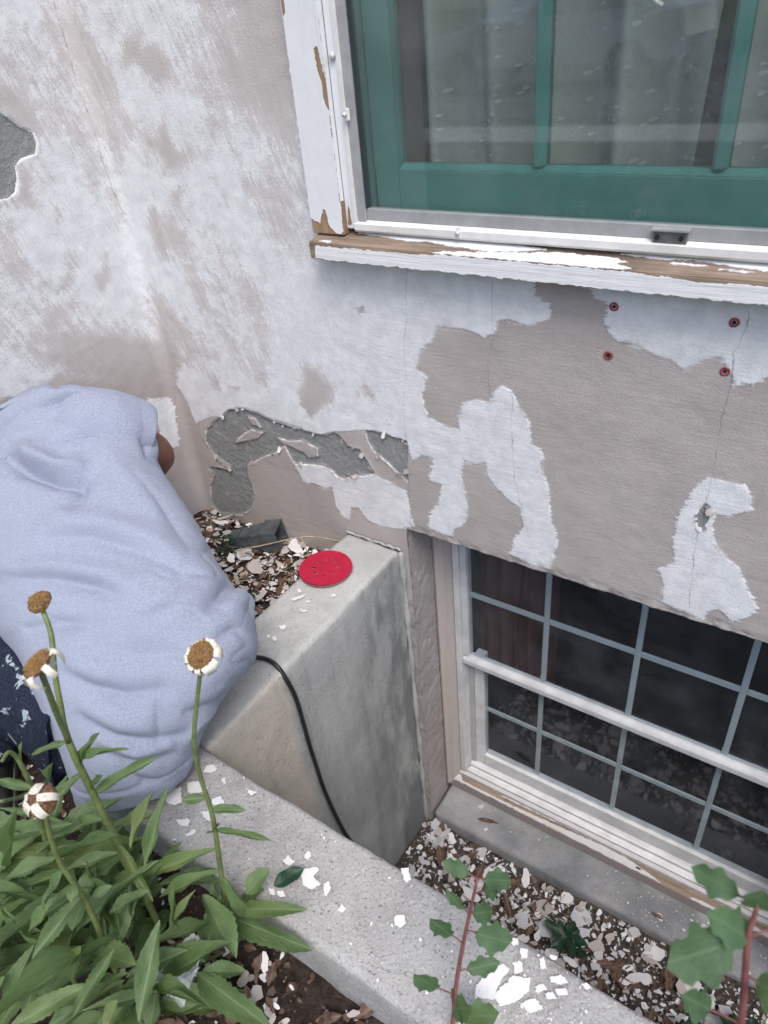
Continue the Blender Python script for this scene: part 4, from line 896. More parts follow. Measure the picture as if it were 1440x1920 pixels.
# ------------------------------------------------------------------ basement window
bw = empty('basement_window', (-0.25, 0.16, -1.0), 'double hung basement window with white grid and dusty dark panes in the well', 'window')
BXL, BXR = -0.768, 0.262
zprism('wood_jamb', [(OX + 0.001, 0.109), (OX + 0.009, 0.105), (OX + 0.016, 0.114), (OX + 0.026, 0.119), (OX + 0.030, 0.130), (BXL - 0.001, 0.148), (BXL - 0.001, 0.20), (OX + 0.001, 0.20)], -1.0, OZ + 0.02, M['taupe_wood'], bw)
zprism('wood_jamb', [(0.299, 0.109), (0.285, 0.112), (0.264, 0.148), (0.264, 0.20), (0.299, 0.20)], -1.0, OZ + 0.02, M['taupe_wood'], bw)
box('frame_stile', BXL, BXL + 0.018, 0.141, 0.215, -0.945, OZ + 0.01, M['vinyl'], bw, 0.0015)
box('frame_stile', BXR - 0.018, BXR, 0.146, 0.215, -0.945, OZ + 0.01, M['vinyl'], bw, 0.0015)
box('frame_head', BXL + 0.0185, BXR - 0.0185, 0.146, 0.215, OZ - 0.04, OZ + 0.01, M['vinyl'], bw, 0.0015)
box('upper_sash_stile', BXL + 0.0185, BXL + 0.037, 0.150, 0.180, -0.372, OZ - 0.04, M['vinyl'], bw, 0.0015)
box('upper_sash_stile', BXR - 0.037, BXR - 0.0185, 0.150, 0.180, -0.372, OZ - 0.04, M['vinyl'], bw, 0.0015)
prism('meeting_rail', [(0.148, -0.408), (0.147, -0.398), (0.147, -0.388), (0.152, -0.3795), (0.178, -0.3775), (0.178, -0.408)], BXL + 0.019, BXR - 0.019, M['vinyl'], bw, 0.001)
GY = 0.166
gx = (-0.5015, -0.261, -0.018)
box('upper_pane', BXL + 0.0375, BXR - 0.0375, GY - 0.004, GY - 0.001, -0.372, OZ - 0.042, M['glass_dn'], bw)
for x in gx:
    box('grid_bar', x - 0.0075, x + 0.0075, GY + 0.001, GY + 0.007, -0.372, OZ - 0.042, M['vinyl_grid'], bw, 0.001, 1)
xs_ = (BXL + 0.0375,) + gx + (BXR - 0.0375,)
for i in range(4):
    box('grid_bar', xs_[i] + (0.0078 if i else 0), xs_[i + 1] - (0.0078 if i < 3 else 0), GY + 0.001, GY + 0.007, -0.146, -0.129, M['vinyl_grid'], bw, 0.001, 1)
# lower sash sits further in
box('track', BXL + 0.0185, BXL + 0.034, 0.184, 0.212, -0.94, -0.421, M['vinyl_dark'], bw, 0.002)
box('lower_sash_stile', BXL + 0.0345, BXL + 0.066, 0.188, 0.220, -0.93, -0.40, M['vinyl'], bw, 0.002)
box('lower_sash_stile', BXR - 0.066, BXR - 0.0345, 0.188, 0.220, -0.93, -0.40, M['vinyl'], bw, 0.002)
box('lower_sash_rail', BXL + 0.0665, BXR - 0.0665, 0.188, 0.220, -0.925, -0.872, M['vinyl'], bw, 0.003)
GY2 = 0.204
box('lower_pane', BXL + 0.0665, BXR - 0.0665, GY2 - 0.004, GY2 - 0.001, -0.8715, -0.40, M['glass_dn'], bw)
gx2 = (-0.5195, -0.2705, -0.020)
for x in gx2:
    box('grid_bar', x - 0.0075, x + 0.0075, GY2 + 0.001, GY2 + 0.007, -0.8715, -0.40, M['vinyl_grid'], bw, 0.001, 1)
xs_ = (BXL + 0.0665,) + gx2 + (BXR - 0.0665,)
for i in range(4):
    box('grid_bar', xs_[i] + (0.0078 if i else 0), xs_[i + 1] - (0.0078 if i < 3 else 0), GY2 + 0.001, GY2 + 0.007, -0.659, -0.643, M['vinyl_grid'], bw, 0.001, 1)
# stepped vinyl sill and wooden sill with torn paint
prism('vinyl_sill', [(0.150, -0.962), (0.150, -0.944), (0.160, -0.938), (0.160, -0.950), (0.172, -0.946), (0.172, -0.934), (0.180, -0.930), (0.226, -0.924), (0.226, -0.962)], BXL + 0.019, BXR - 0.019, M['vinyl'], bw)
prism('sill_lip', [(0.139, -0.972), (0.139, -0.957), (0.1485, -0.950), (0.1485, -0.972)], BXL - 0.01, BXR + 0.01, M['sillpaint'], bw)
sb = prism('wood_sill', [(0.118, -1.022), (0.118, -0.982), (0.1385, -0.969), (0.16, -0.969), (0.16, -1.022)], OX + 0.006, 0.295, M['wood_x'], bw, 0.001)
sl2 = (0.982 - 0.969) / (0.1385 - 0.118)
def st2(a, b, h): return (a, b, -0.982 + (b - 0.118) * sl2 + h + 0.0004)
def sf2(a, b, h): return (a, 0.1178 - h, b)
sheet('front_paint', ragged([(OX + 0.008, -1.020), (0.29, -1.020), (0.29, -0.983), (-0.2, -0.983), (OX + 0.008, -0.983)], 0.0006, 0.01, 41), sf2, 0.0012, M['taupe_x'], sb)
for i, p in enumerate([[(-0.800, 0.1182), (-0.60, 0.1182), (-0.30, 0.1182), (-0.08, 0.1182), (-0.10, 0.124), (-0.14, 0.129), (-0.19, 0.1365), (-0.26, 0.137), (-0.34, 0.134), (-0.42, 0.130), (-0.50, 0.127), (-0.60, 0.125), (-0.70, 0.124), (-0.755, 0.125), (-0.765, 0.136), (-0.80, 0.137)],
                       [(0.0, 0.1182), (0.28, 0.1182), (0.28, 0.130), (0.1, 0.125), (0.02, 0.123)], [(-0.62, 0.134), (-0.45, 0.137), (-0.30, 0.138), (-0.45, 0.1382), (-0.60, 0.138)]]):
    sheet('top_paint', ragged(p, 0.0012, 0.006, 51 + i), st2, 0.0012, M['sillpaint'], sb)
V, F = tube_geo([(-0.150, 0.128, -0.9755), (-0.150, 0.129, -0.9738)], [0.008, 0.0075], 12)
link('drain_hole', pymesh('drain_hole', V, F), M['hole'], sb)
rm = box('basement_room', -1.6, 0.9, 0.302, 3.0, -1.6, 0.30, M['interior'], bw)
bm = bmesh.new(); bm.from_mesh(rm.data)
for f in list(bm.faces):
    if f.normal.y < -0.9: bm.faces.remove(f)
bm.to_mesh(rm.data); bm.free()
# a reddish cloth hanging behind the leftmost panes
V, F = [], []
for j in range(31):
    for i in range(41):
        x = -0.80 + 0.27 * i / 40; z = -0.66 + 0.86 * j / 30
        V.append((x, 0.36 + 0.018 * math.sin(i * 0.9) + 0.006 * math.sin(j * 0.5 + i), z))
for j in range(30):
    for i in range(40):
        a = j * 41 + i; F.append((a, a + 1, a + 42, a + 41))
o = link('drape', pymesh('drape', V, F), M['red_cloth'], None, True)
tag(o, 'reddish brown drape hanging behind leftmost dark basement panes', 'drape')

# ------------------------------------------------------------------ wall plugs
for i, (x, z, lab) in enumerate(((-0.353, 0.788, 'red plastic wall plug under the sill, upper left of the four'), (-0.168, 0.785, 'red plastic wall plug under the sill, upper right of the four'), (-0.355, 0.702, 'red plastic wall plug on taupe paint, lower left of the four'), (-0.167, 0.705, 'red plastic wall plug beside the long crack, lower right of the four'))):
    e = empty('wall_plug', (x, 0, z), lab, 'wall plug', 'red wall plugs below the window sill')
    r = random.Random(60 + i)
    V, F = [], []
    ns = 22
    for ring, (rad, y) in enumerate(((0.0082, 0.001), (0.0076, -0.0022), (0.0056, -0.0026), (0.0042, -0.0016), (0.0034, 0.003))):
        for k in range(ns):
            a = 2 * math.pi * k / ns
            q = rad * (1 + r.uniform(-0.07, 0.07))
            V.append((x + q * math.cos(a), y, z + q * math.sin(a)))
    for ring in range(4):
        for k in range(ns):
            F.append((ring * ns + k, ring * ns + (k + 1) % ns, (ring + 1) * ns + (k + 1) % ns, (ring + 1) * ns + k))
    link('collar', pymesh('collar', V, F), M['anchor'], e, True)
    V, F = tube_geo([(x, 0.002, z), (x, -0.0012, z)], [0.0036, 0.0034], 9)
    link('screw_hole', pymesh('screw_hole', V, F), M['hole'], e)

# ------------------------------------------------------------------ sanding discs and cord
dsc = empty('sanding_disc_stack', (-0.951, -0.159, 0.108), 'small stack of red round sanding discs on the side wall top', 'sanding discs')
def disc_mesh(rad, z, th, seed):
    cu = bpy.data.curves.new('disc', 'CURVE'); cu.dimensions = '2D'; cu.fill_mode = 'BOTH'; cu.extrude = th / 2; cu.resolution_u = 1
    def circ(cx, cy, r_, n_):
        s = cu.splines.new('POLY'); s.points.add(n_ - 1); s.use_cyclic_u = True
        for k in range(n_):
            a = 2 * math.pi * k / n_
            s.points[k].co = (cx + r_ * math.cos(a), cy + r_ * math.sin(a), 0, 1)
    circ(0, 0, rad, 96)
    for k in range(8):
        a = 2 * math.pi * k / 8 + 0.2
        circ(0.030 * math.cos(a), 0.030 * math.sin(a), 0.0034 + 0.0008 * (k % 3), 12)
        if k % 2 == 0: circ(0.040 * math.cos(a + 0.35), 0.040 * math.sin(a + 0.35), 0.0022, 8)
    ob = bpy.data.objects.new('tmp', cu); COL.objects.link(ob)
    dg = bpy.context.evaluated_depsgraph_get()
    me = bpy.data.meshes.new_from_object(ob.evaluated_get(dg))
    bpy.data.objects.remove(ob)
    bm = bmesh.new(); bm.from_mesh(me)
    bmesh.ops.triangulate(bm, faces=bm.faces[:])
    for v in bm.verts:
        q = v.co.xy.length / rad; a = math.atan2(v.co.y, v.co.x)
        v.co.z += 0.0007 * q ** 3 * (0.6 + math.cos(2 * a + seed * 0.5)) * (0.4 + 0.25 * seed)
    bm.to_mesh(me); bm.free()
    return me
for k in range(4):
    me = disc_mesh(0.0660, 0, 0.0013, k)
    me.materials.clear()
    o = link('sanding_disc', me, M['red_disc'] if k == 3 else M['disc_back'], dsc)
    if k == 3: me.materials[0] = M['red_disc']
    o.location = (-0.951 + 0.0012 * math.sin(k * 2.1), -0.159 + 0.001 * math.cos(k * 3.3), 0.1105 + 0.0021 * k)
    o.rotation_euler = (0.012, -0.006, k * 0.9)
cord = [(-1.02, -0.50, 0.125), (-0.97, -0.485, 0.117), (-0.917, -0.472, 0.113), (-0.881, -0.462, 0.1135), (-0.850, -0.464, 0.112), (-0.826, -0.466, 0.082), (-0.821, -0.457, 0.016), (-0.821, -0.453, -0.07), (-0.821, -0.450, -0.158), (-0.821, -0.444, -0.25), (-0.821, -0.438, -0.338), (-0.820, -0.420, -0.48), (-0.820, -0.397, -0.61), (-0.818, -0.37, -0.74), (-0.815, -0.38, -0.95), (-0.79, -0.42, -1.06), (-0.70, -0.46, -1.068)]
tag(tube('power_cord', cord, 0.0052, M['rubber'], None, 10, 5), 'black power cord hanging over the side wall into the well', 'cord')
# dark grey plastic fitting lying by the wall
ft = empty('plastic_fitting', (-1.23, -0.06, 0.02), 'dark grey rectangular plastic drain fitting on the paint chips by the wall', 'drain fitting')
ax = Vector((0.80, 0.35, 0.10)).normalized(); sd = Vector((-0.40, 0.91, 0)).normalized(); upv = ax.cross(sd) * 1.0
o0 = Vector((-1.345, -0.105, 0.034)); 
def fit_ring(t, w, h): 
    c = o0 + ax * t
    return [c + sd * (a * w) + upv * (b * h) for a, b in ((-1, -1), (1, -1), (1, 1), (-1, 1))]
V, F = [], []
prof = [(0.0, 0.020, 0.014), (0.05, 0.024, 0.018), (0.098, 0.031, 0.026), (0.1, 0.035, 0.030), (0.150, 0.036, 0.031), (0.1501, 0.032, 0.027), (0.105, 0.031, 0.026)]
for t, w, h in prof: V += fit_ring(t, w, h)
for i in range(len(prof) - 1):
    for k in range(4):
        F.append((i * 4 + k, i * 4 + (k + 1) % 4, i * 4 + 4 + (k + 1) % 4, i * 4 + 4 + k))
F.append((0, 1, 2, 3)[::-1])
link('fitting_body', pymesh('fitting_body', V, F), M['plastic_grey'], ft)
V = fit_ring(0.112, 0.0305, 0.0255); link('fitting_inside', pymesh('fitting_inside', V, [(0, 1, 2, 3)]), M['plastic_black'], ft)
for t in (0.03, 0.065):
    a = fit_ring(t, 0.0255 + t * 0.03, 0.0195 + t * 0.03)
    Vt, Ft = [], []
    for k in range(4):
        v_, f_ = tube_geo([a[k], a[(k + 1) % 4]], 0.0022, 6); Ft += [tuple(i + len(Vt) for i in f) for f in f_]; Vt += v_
    link('fitting_rib', pymesh('fitting_rib', Vt, Ft), M['plastic_grey'], ft)
for (a, b) in ((-0.4, 0.2), (0.35, 0.3), (0.1, -0.45)):
    c = o0 + ax * 0.1125 + sd * (a * 0.028) + upv * (b * 0.022)
    V, F = tube_geo([c, c + ax * 0.02], [0.0055, 0.0045], 8)
    link('fitting_boss', pymesh('fitting_boss', V, F), M['plastic_grey'] if a < 0.3 else M['alu_dark'], ft)

# ------------------------------------------------------------------ paint chips and leaf litter
def chip_mesh(name, seed, curl, mat):
    r = random.Random(seed)
    n_ = r.randint(7, 11)
    pts = []
    a0 = r.uniform(0, 6.28); el = r.uniform(0.45, 1.0)
    for k in range(n_):
        a = 2 * math.pi * (k + r.uniform(-0.35, 0.35)) / n_
        q = r.uniform(0.62, 1.08) * 0.5
        pts.append((q * math.cos(a), q * el * math.sin(a)))
    pts = ragged(pts, 0.02, 0.16, seed)
    def P(x, y, h):
        return (x, y, h + curl * (x * x * 0.9 + 0.35 * y * y) + 0.03 * math.sin(x * 7 + seed) * curl)
    bm = bmesh.new()
    c0 = bm.verts.new(P(0, 0, 0.022)); c1 = bm.verts.new(P(0, 0, 0))
    mid = [bm.verts.new(P(p[0] * .55, p[1] * .55, 0.022)) for p in pts]
    top = [bm.verts.new(P(p[0], p[1], 0.022)) for p in pts]
    bot = [bm.verts.new(P(p[0], p[1], 0.0)) for p in pts]
    m_ = len(pts)
    for i in range(m_):
        j = (i + 1) % m_
        bm.faces.new((c0, mid[i], mid[j])); bm.faces.new((mid[i], top[i], top[j], mid[j])); bm.faces.new((top[i], bot[i], bot[j], top[j])); bm.faces.new((c1, bot[j], bot[i]))
    me = bm_mesh(name, bm); me.materials.append(mat)
    return me
CM = {k: [chip_mesh('paint_chip', 100 + i * 7 + ord(k), c, M['chip_' + k]) for i, c in enumerate((0.1, 0.5, -0.4, 0.9, 0.25, -0.8, 0.05, 0.6))] for k in 'wtg'}
def place_chip(x, y, z, size, rnd, label, group, tilt=0.25, mix='wwgt', name='paint_chip'):
    k = rnd.choice(mix)
    me = rnd.choice(CM[k])
    o = bpy.data.objects.new(name, me); COL.objects.link(o)
    o.location = (x, y, z); o.scale = (size, size, size * 0.55)
    o.rotation_euler = (rnd.gauss(0, tilt), rnd.gauss(0, tilt), rnd.uniform(0, 6.28))
    return tag(o, label, 'paint chip', group)

def leaf_geo(seed, nl=10, width=0.3, teeth=0.0, droop=0.25, fold=0.25, tipw=1.0, lobes=0, wave=0.03):
    """leaf of unit length along +x, width along y"""
    r = random.Random(seed)
    V, F = [], []
    cols = (-1.0, -0.55, 0.0, 0.55, 1.0)
    n_ = nl * (2 if (teeth or lobes) else 1)
    ph = r.uniform(0, 6.28); bend = r.uniform(-0.08, 0.08)
    for i in range(n_ + 1):
        t = i / n_
        w = width * (math.sin(math.pi * min(1, t ** 0.85)) ** 0.8 * (0.75 + 0.45 * t * tipw) if 0 < t < 1 else 0.0) * 0.5
        w = max(w, 0.018 * (1 - t) + 0.001)
        for c in cols:
            e = 1.0
            if abs(c) == 1.0 and 0 < i < n_:
                if teeth: e += teeth * (1 if i % 2 else -0.6) * r.uniform(0.6, 1.3)
                if lobes: e += lobes * (0.55 if i % 4 in (1, 2) else -0.45)
            y = c * w * e + bend * t * t
            z = -droop * t * t + fold * abs(c) * w + wave * math.sin(t * 9 + ph + c * 1.5) * abs(c) * (w / max(width, .01)) * 2
            V.append((t, y, z))
    for i in range(n_):
        for k in range(4):
            a = i * 5 + k
            F.append((a, a + 5, a + 6, a + 1))
    return V, F
DL = []
for i in range(8):
    V, F = leaf_geo(300 + i, 9, random.Random(i).uniform(0.32, 0.5), 0.0, random.Random(i + 50).uniform(-0.25, 0.3), random.Random(i + 9).uniform(0.1, 0.9), 0.8, 0.28 if i % 3 == 0 else 0.0, 0.12)
    me = pymesh('dead_leaf', V, F); me.materials.append(M['dead']); me.polygons.foreach_set('use_smooth', [True] * len(F)); DL.append(me)
def place_dead(x, y, z, L, rnd, label, group, tilt=0.35):
    o = bpy.data.objects.new('dead_leaf', rnd.choice(DL)); COL.objects.link(o)
    o.location = (x, y, z); o.scale = (L, L, L)
    o.rotation_euler = (rnd.gauss(0, tilt) + (math.pi if rnd.random() < 0.4 else 0), rnd.gauss(0, tilt), rnd.uniform(0, 6.28))
    return tag(o, label, 'leaf', group)

def litter(name, region, n_, hfun, smin, smax, mats, seed, label, cat, parent=None):
    """uncountable crumbs: one mesh of small bent flakes"""
    r = random.Random(seed)
    me = bpy.data.meshes.new(name)
    V, F, mi = [], [], []
    for q in range(n_):
        x, y = region(r)
        s = smin * (smax / smin) ** (r.random() ** 1.6)
        z = hfun(x, y) + s * 0.25 + r.uniform(0, 0.004)
        R_ = Matrix.Rotation(r.uniform(0, 6.28), 3, 'Z') @ Matrix.Rotation(r.gauss(0, 0.35), 3, 'X') @ Matrix.Rotation(r.gauss(0, 0.35), 3, 'Y')
        b = len(V); k = r.randint(4, 6); el = r.uniform(0.35, 1)
        V.append(Vector((x, y, z)) + R_ @ Vector((0, 0, s * r.uniform(-.15, .15))))
        for j in range(k):
            a = 2 * math.pi * (j + r.uniform(-.3, .3)) / k; rr = s * r.uniform(.6, 1.1) * .5
            V.append(Vector((x, y, z)) + R_ @ Vector((rr * math.cos(a), rr * el * math.sin(a), 0)))
        m_ = r.randrange(len(mats))
        for j in range(k):
            F.append((b, b + 1 + j, b + 1 + (j + 1) % k)); mi.append(m_)
    me.from_pydata(V, [], F); me.update()
    for m_ in mats: me.materials.append(m_)
    me.polygons.foreach_set('material_index', mi)
    o = bpy.data.objects.new(name, me); COL.objects.link(o)
    tag(o, label, cat, None, 'stuff')
    return o
# ------------------------------------------------------------------ placing chips
CT = 0.1075
def traced(polys, label, group, mat, seed, z=CT):
    for i, p in enumerate(polys):
        pts = ragged(p, 0.0018, 0.0022, seed + i)
        t_ = random.Random(seed + i)
        tx, ty = t_.gauss(0, 0.03), t_.gauss(0, 0.03)
        cx = sum(q[0] for q in p) / len(p); cy = sum(q[1] for q in p) / len(p)
        o = sheet('paint_chip', pts, lambda a, b, h: (a, b, z + 0.0012 + h + abs((a - cx) * tx + (b - cy) * ty)), 0.0008, mat(i))
        if callable(label): tag(o, label(i), 'paint chip', group)
        else: tag(o, label, 'paint chip', group)
traced(CURB_CHIPS_A[:8], 'white paint chip on the curb top beside the hem of the shirt', 'paint chips on the curb beside the shirt', lambda i: M['chip_w'], 700)
traced(CURB_CHIPS_A[8:], 'white paint chip around the torn green leaf on the curb', 'paint chips around the green leaf on the curb', lambda i: M['chip_w'], 720)
traced(CURB_CHIPS_B[:2], lambda i: ('largest cream paint flake on the curb, left half of the pair behind the red stem', 'cracked cream paint flake on the curb, right half of the large pair')[i], 'large paint flakes on the curb', lambda i: M['chip_w'], 740)
traced(CURB_CHIPS_B[2:], 'small white paint chip around the large cream flakes on the curb', 'paint chips around the large flakes on the curb', lambda i: M['chip_w'], 760)
traced(WALL_TOP_CHIPS, 'white paint chip on the side wall top in front of the red discs', 'paint chips on the side wall top', lambda i: M['chip_w'], 780)
# lifted flakes along the broken plaster edges
r = random.Random(55)
for poly in CEMENT:
    for k in range(len(poly)):
        a, b = poly[k], poly[(k + 1) % len(poly)]
        if min(a[0], b[0]) < XC + 0.06 or r.random() < 0.30: continue
        t = r.random(); x = a[0] + (b[0] - a[0]) * t; z = a[1] + (b[1] - a[1]) * t
        s = r.uniform(0.008, 0.024)
        o = bpy.data.objects.new('paint_flake', r.choice(CM[r.choice('wtt')])); COL.objects.link(o); setparent(o, house)
        R_ = Matrix.Rotation(r.uniform(-0.35, 0.35), 4, 'X') @ Matrix.Rotation(r.uniform(-0.35, 0.35), 4, 'Z') @ Matrix.Rotation(math.pi / 2, 4, 'X') @ Matrix.Rotation(r.uniform(0, 6.28), 4, 'Z')
        o.matrix_basis = Matrix.Translation((x, -0.0015 - s * 0.08, z)) @ R_ @ Matrix.Scale(s, 4)
r = random.Random(91)
for i in range(150):
    x = r.uniform(-0.80, 0.30); y = -0.02 - 0.36 * r.random() ** 1.25
    if i < 14: x, y = r.uniform(-0.82, -0.6), r.uniform(-0.16, -0.03)
    if x > -0.05 and r.random() < 0.4: x -= 0.35
    place_chip(x, y, floor_h(x, y) + r.uniform(0.010, 0.024), 0.026 + 0.044 * r.random() ** 1.6, r, 'pale paint chip among dead leaves on the floor of the well', 'paint chips on the floor of the well', 0.2, 'wwwggt')
for i in range(16):
    x, y = r.choice([(-0.70, 0.06), (-0.08, 0.04), (-0.02, 0.05), (0.08, 0.06), (0.15, 0.04)])
    x += r.gauss(0, 0.05); y = max(0.012, min(0.105, y + r.gauss(0, 0.03)))
    place_chip(x, y, -1.0215, 0.008 + 0.028 * r.random() ** 2, r, 'pale paint chip on the grey ledge below the basement window', 'paint chips on the basement ledge', 0.04, 'wwg')
for i in range(64):
    x = r.uniform(-1.50, -1.02); y = -0.03 - 0.30 * r.random()
    if i > 48: y = -0.015 - 0.05 * r.random(); x = r.uniform(-1.52, -1.05)
    place_chip(x, y, 0.012 + r.uniform(0, 0.012), 0.022 + 0.040 * r.random() ** 1.5, r, 'pale paint chip on the soil between side wall and house', 'paint chips on the soil by the house', 0.22, 'wttgt')
for i in range(30):
    x = r.uniform(-0.62, -0.30); y = -0.872 - 0.13 * r.random()
    place_chip(x, y, 0.010 + r.uniform(0, 0.012), 0.012 + 0.03 * r.random() ** 1.8, r, 'pale paint chip among dead leaves in front of the curb', 'paint chips in front of the curb', 0.25, 'wwt')
r = random.Random(17)
for i in range(110):
    x = r.uniform(-0.82, 0.38); y = -0.03 - 0.40 * r.random()
    if i < 40: x = r.uniform(-0.25, 0.40)
    place_dead(x, y, floor_h(x, y) + r.uniform(0.004, 0.014), r.uniform(0.035, 0.085), r, 'brown curled dead leaf on the floor of the well', 'dead leaves on the floor of the well')
for i in range(46):
    x = r.uniform(-0.66, -0.25); y = -0.868 - 0.16 * r.random()
    place_dead(x, y, 0.012 + r.uniform(0, 0.01), r.uniform(0.025, 0.06), r, 'brown dead leaf on the soil in front of the curb', 'dead leaves in front of the curb')
for i in range(26):
    x = r.uniform(-1.5, -1.03); y = -0.05 - 0.28 * r.random()
    place_dead(x, y, 0.008 + r.uniform(0, 0.006), r.uniform(0.02, 0.05), r, 'brown dead leaf scrap on the soil by the house', 'dead leaves on the soil by the house')
litter('well_litter', lambda r: (r.uniform(-0.82, 0.42), -0.012 - 0.42 * r.random()), 6500, floor_h, 0.005, 0.032, [M['chip_w'], M['chip_g'], M['chip_w'], M['dead'], M['chip_g'], M['chip_t'], M['dead']], 5, 'crumbled leaf and paint litter covering the floor of the well', 'litter')
litter('bed_litter', lambda r: (r.uniform(-1.25, 0.1), -0.865 - 0.40 * r.random()), 2600, lambda x, y: ground_h(x, y), 0.004, 0.022, [M['dead'], M['dead'], M['dead'], M['chip_t'], M['twig'], M['chip_w']], 6, 'brown mulch and leaf crumbs over the flower bed soil', 'litter')
litter('house_side_litter', lambda r: (r.uniform(-1.55, -1.01), -0.006 - 0.62 * r.random()), 4400, lambda x, y: ground_h(x, y), 0.007, 0.036, [M['chip_t'], M['chip_w'], M['dead'], M['straw'], M['twig'], M['chip_g'], M['chip_t']], 8, 'dry crumbs and paint scraps on the soil by the house', 'litter')
def curb_spot(r):
    c = r.random()
    if c < 0.45: return (r.gauss(-0.13, 0.06), min(-0.70, max(-0.85, r.gauss(-0.765, 0.03))))
    if c < 0.7: return (r.gauss(-0.75, 0.06), min(-0.70, max(-0.85, r.gauss(-0.77, 0.04))))
    return (r.uniform(-0.85, 0.05), r.uniform(-0.85, -0.70))
litter('curb_flecks', curb_spot, 330, lambda x, y: CT - 0.001, 0.0018, 0.008, [M['chip_w']], 9, 'tiny white paint flecks scattered over the curb top', 'paint flecks')
def ledge_spot(r): return (r.gauss(0.0, 0.16) if r.random() < 0.65 else r.uniform(-0.78, 0.2), r.uniform(0.005, 0.112))
litter('ledge_flecks', ledge_spot, 420, lambda x, y: -1.0235, 0.0015, 0.008, [M['chip_w'], M['chip_g']], 10, 'tiny paint flecks scattered over the basement ledge', 'paint flecks')
litter('side_wall_flecks', lambda r: (r.uniform(-0.99, -0.85), r.uniform(-0.5, -0.03)), 60, lambda x, y: CT - 0.001, 0.0015, 0.005, [M['chip_w']], 14, 'tiny pale paint flecks on the top of the side wall', 'paint flecks')
# twigs and straws
tag(tube('straw_stalk', [(-1.34, -0.155, 0.02), (-1.235, -0.105, 0.045), (-1.115, -0.040, 0.075), (-1.03, 0.0, 0.06)], 0.0016, M['straw'], None, 6, 4), 'long pale straw stalk leaning over the drain fitting', 'straw')
tag(tube('straw_stalk', [(-1.125, -0.05, 0.075), (-1.11, -0.055, 0.04), (-1.10, -0.06, 0.01)], 0.0012, M['straw'], None, 6, 4), 'short upright straw between drain fitting and red discs', 'straw')
tag(tube('straw_stalk', [(-1.21, -0.29, 0.02), (-1.16, -0.25, 0.06), (-1.12, -0.20, 0.02)], 0.0011, M['straw'], None, 6, 4), 'thin pale straw arching beside the side of the shirt', 'straw')
r = random.Random(33)
for i in range(14):
    x = r.uniform(-1.45, -1.05); y = r.uniform(-0.30, -0.06); a = r.uniform(0, 3.14); L = r.uniform(0.02, 0.06)
    tag(tube('twig', [(x, y, 0.02), (x + L * math.cos(a), y + L * math.sin(a), 0.028), (x + 2 * L * math.cos(a + .2), y + 2 * L * math.sin(a + .2), 0.018)], 0.0013, M['twig'], None, 5, 3), 'thin brown twig on the chips between side wall and house', 'twig', 'twigs on the soil by the house')
tag(tube('seed_pod', [(-0.655, 0.048, -1.019), (-0.640, 0.052, -1.017), (-0.610, 0.061, -1.016), (-0.590, 0.067, -1.018)], [0.0015, 0.006, 0.006, 0.0012], M['twig'], None, 7, 4), 'slender brown seed pod lying on the grey ledge', 'seed pod')
for (x, y, lab) in ((-0.045, 0.035, 'crumpled brown leaf ball on the ledge among paint flecks'),):
    o = place_dead(x, y, -1.012, 0.032, random.Random(3), lab, None, 0.6)
# torn green-grey leaf lying on the curb
V, F = leaf_geo(77, 9, 0.62, 0.0, 0.04, 0.35, 0.2, 0.0, 0.1)
o = link('torn_leaf', pymesh('torn_leaf', V, F), M['holly_dark'], None, True)
o.location = (-0.545, -0.822, 0.113); o.scale = (0.052, 0.052, 0.052); o.rotation_euler = (0.2, -0.1, 1.1)
tag(o, 'torn dark green leaf lying among white chips on the curb', 'leaf')

# ------------------------------------------------------------------ plants
LV = []
for i in range(7):
    rr = random.Random(400 + i)
    V, F = leaf_geo(500 + i, 11, 1.0, 0.09, rr.uniform(0.02, 0.30), rr.uniform(0.25, 0.55), rr.uniform(0.4, 0.9), 0.0, 0.10)
    me = pymesh('daisy_leaf', V, F); me.materials.append(M['leaf']); me.polygons.foreach_set('use_smooth', [True] * len(F)); LV.append(me)
def put_leaf(name, me, base, tip, width, parent, roll=0.0, upv=None):
    b = Vector(base); t = Vector(tip)
    x = (t - b); L = x.length; x.normalize()
    u = Vector(upv) if upv is not None else Vector((0, 0, 1))
    y = u.cross(x)
    if y.length < 0.05: y = Vector((0, 1, 0)).cross(x)
    y.normalize(); z = x.cross(y).normalized()
    y2 = y * math.cos(roll) + z * math.sin(roll); z2 = x.cross(y2)
    o = bpy.data.objects.new(name, me); COL.objects.link(o)
    setparent(o, parent)
    w = width
    o.matrix_basis = Matrix(((x.x * L, y2.x * w, z2.x * L * 0.6, b.x), (x.y * L, y2.y * w, z2.y * L * 0.6, b.y), (x.z * L, y2.z * w, z2.z * L * 0.6, b.z), (0, 0, 0, 1)))
    return o
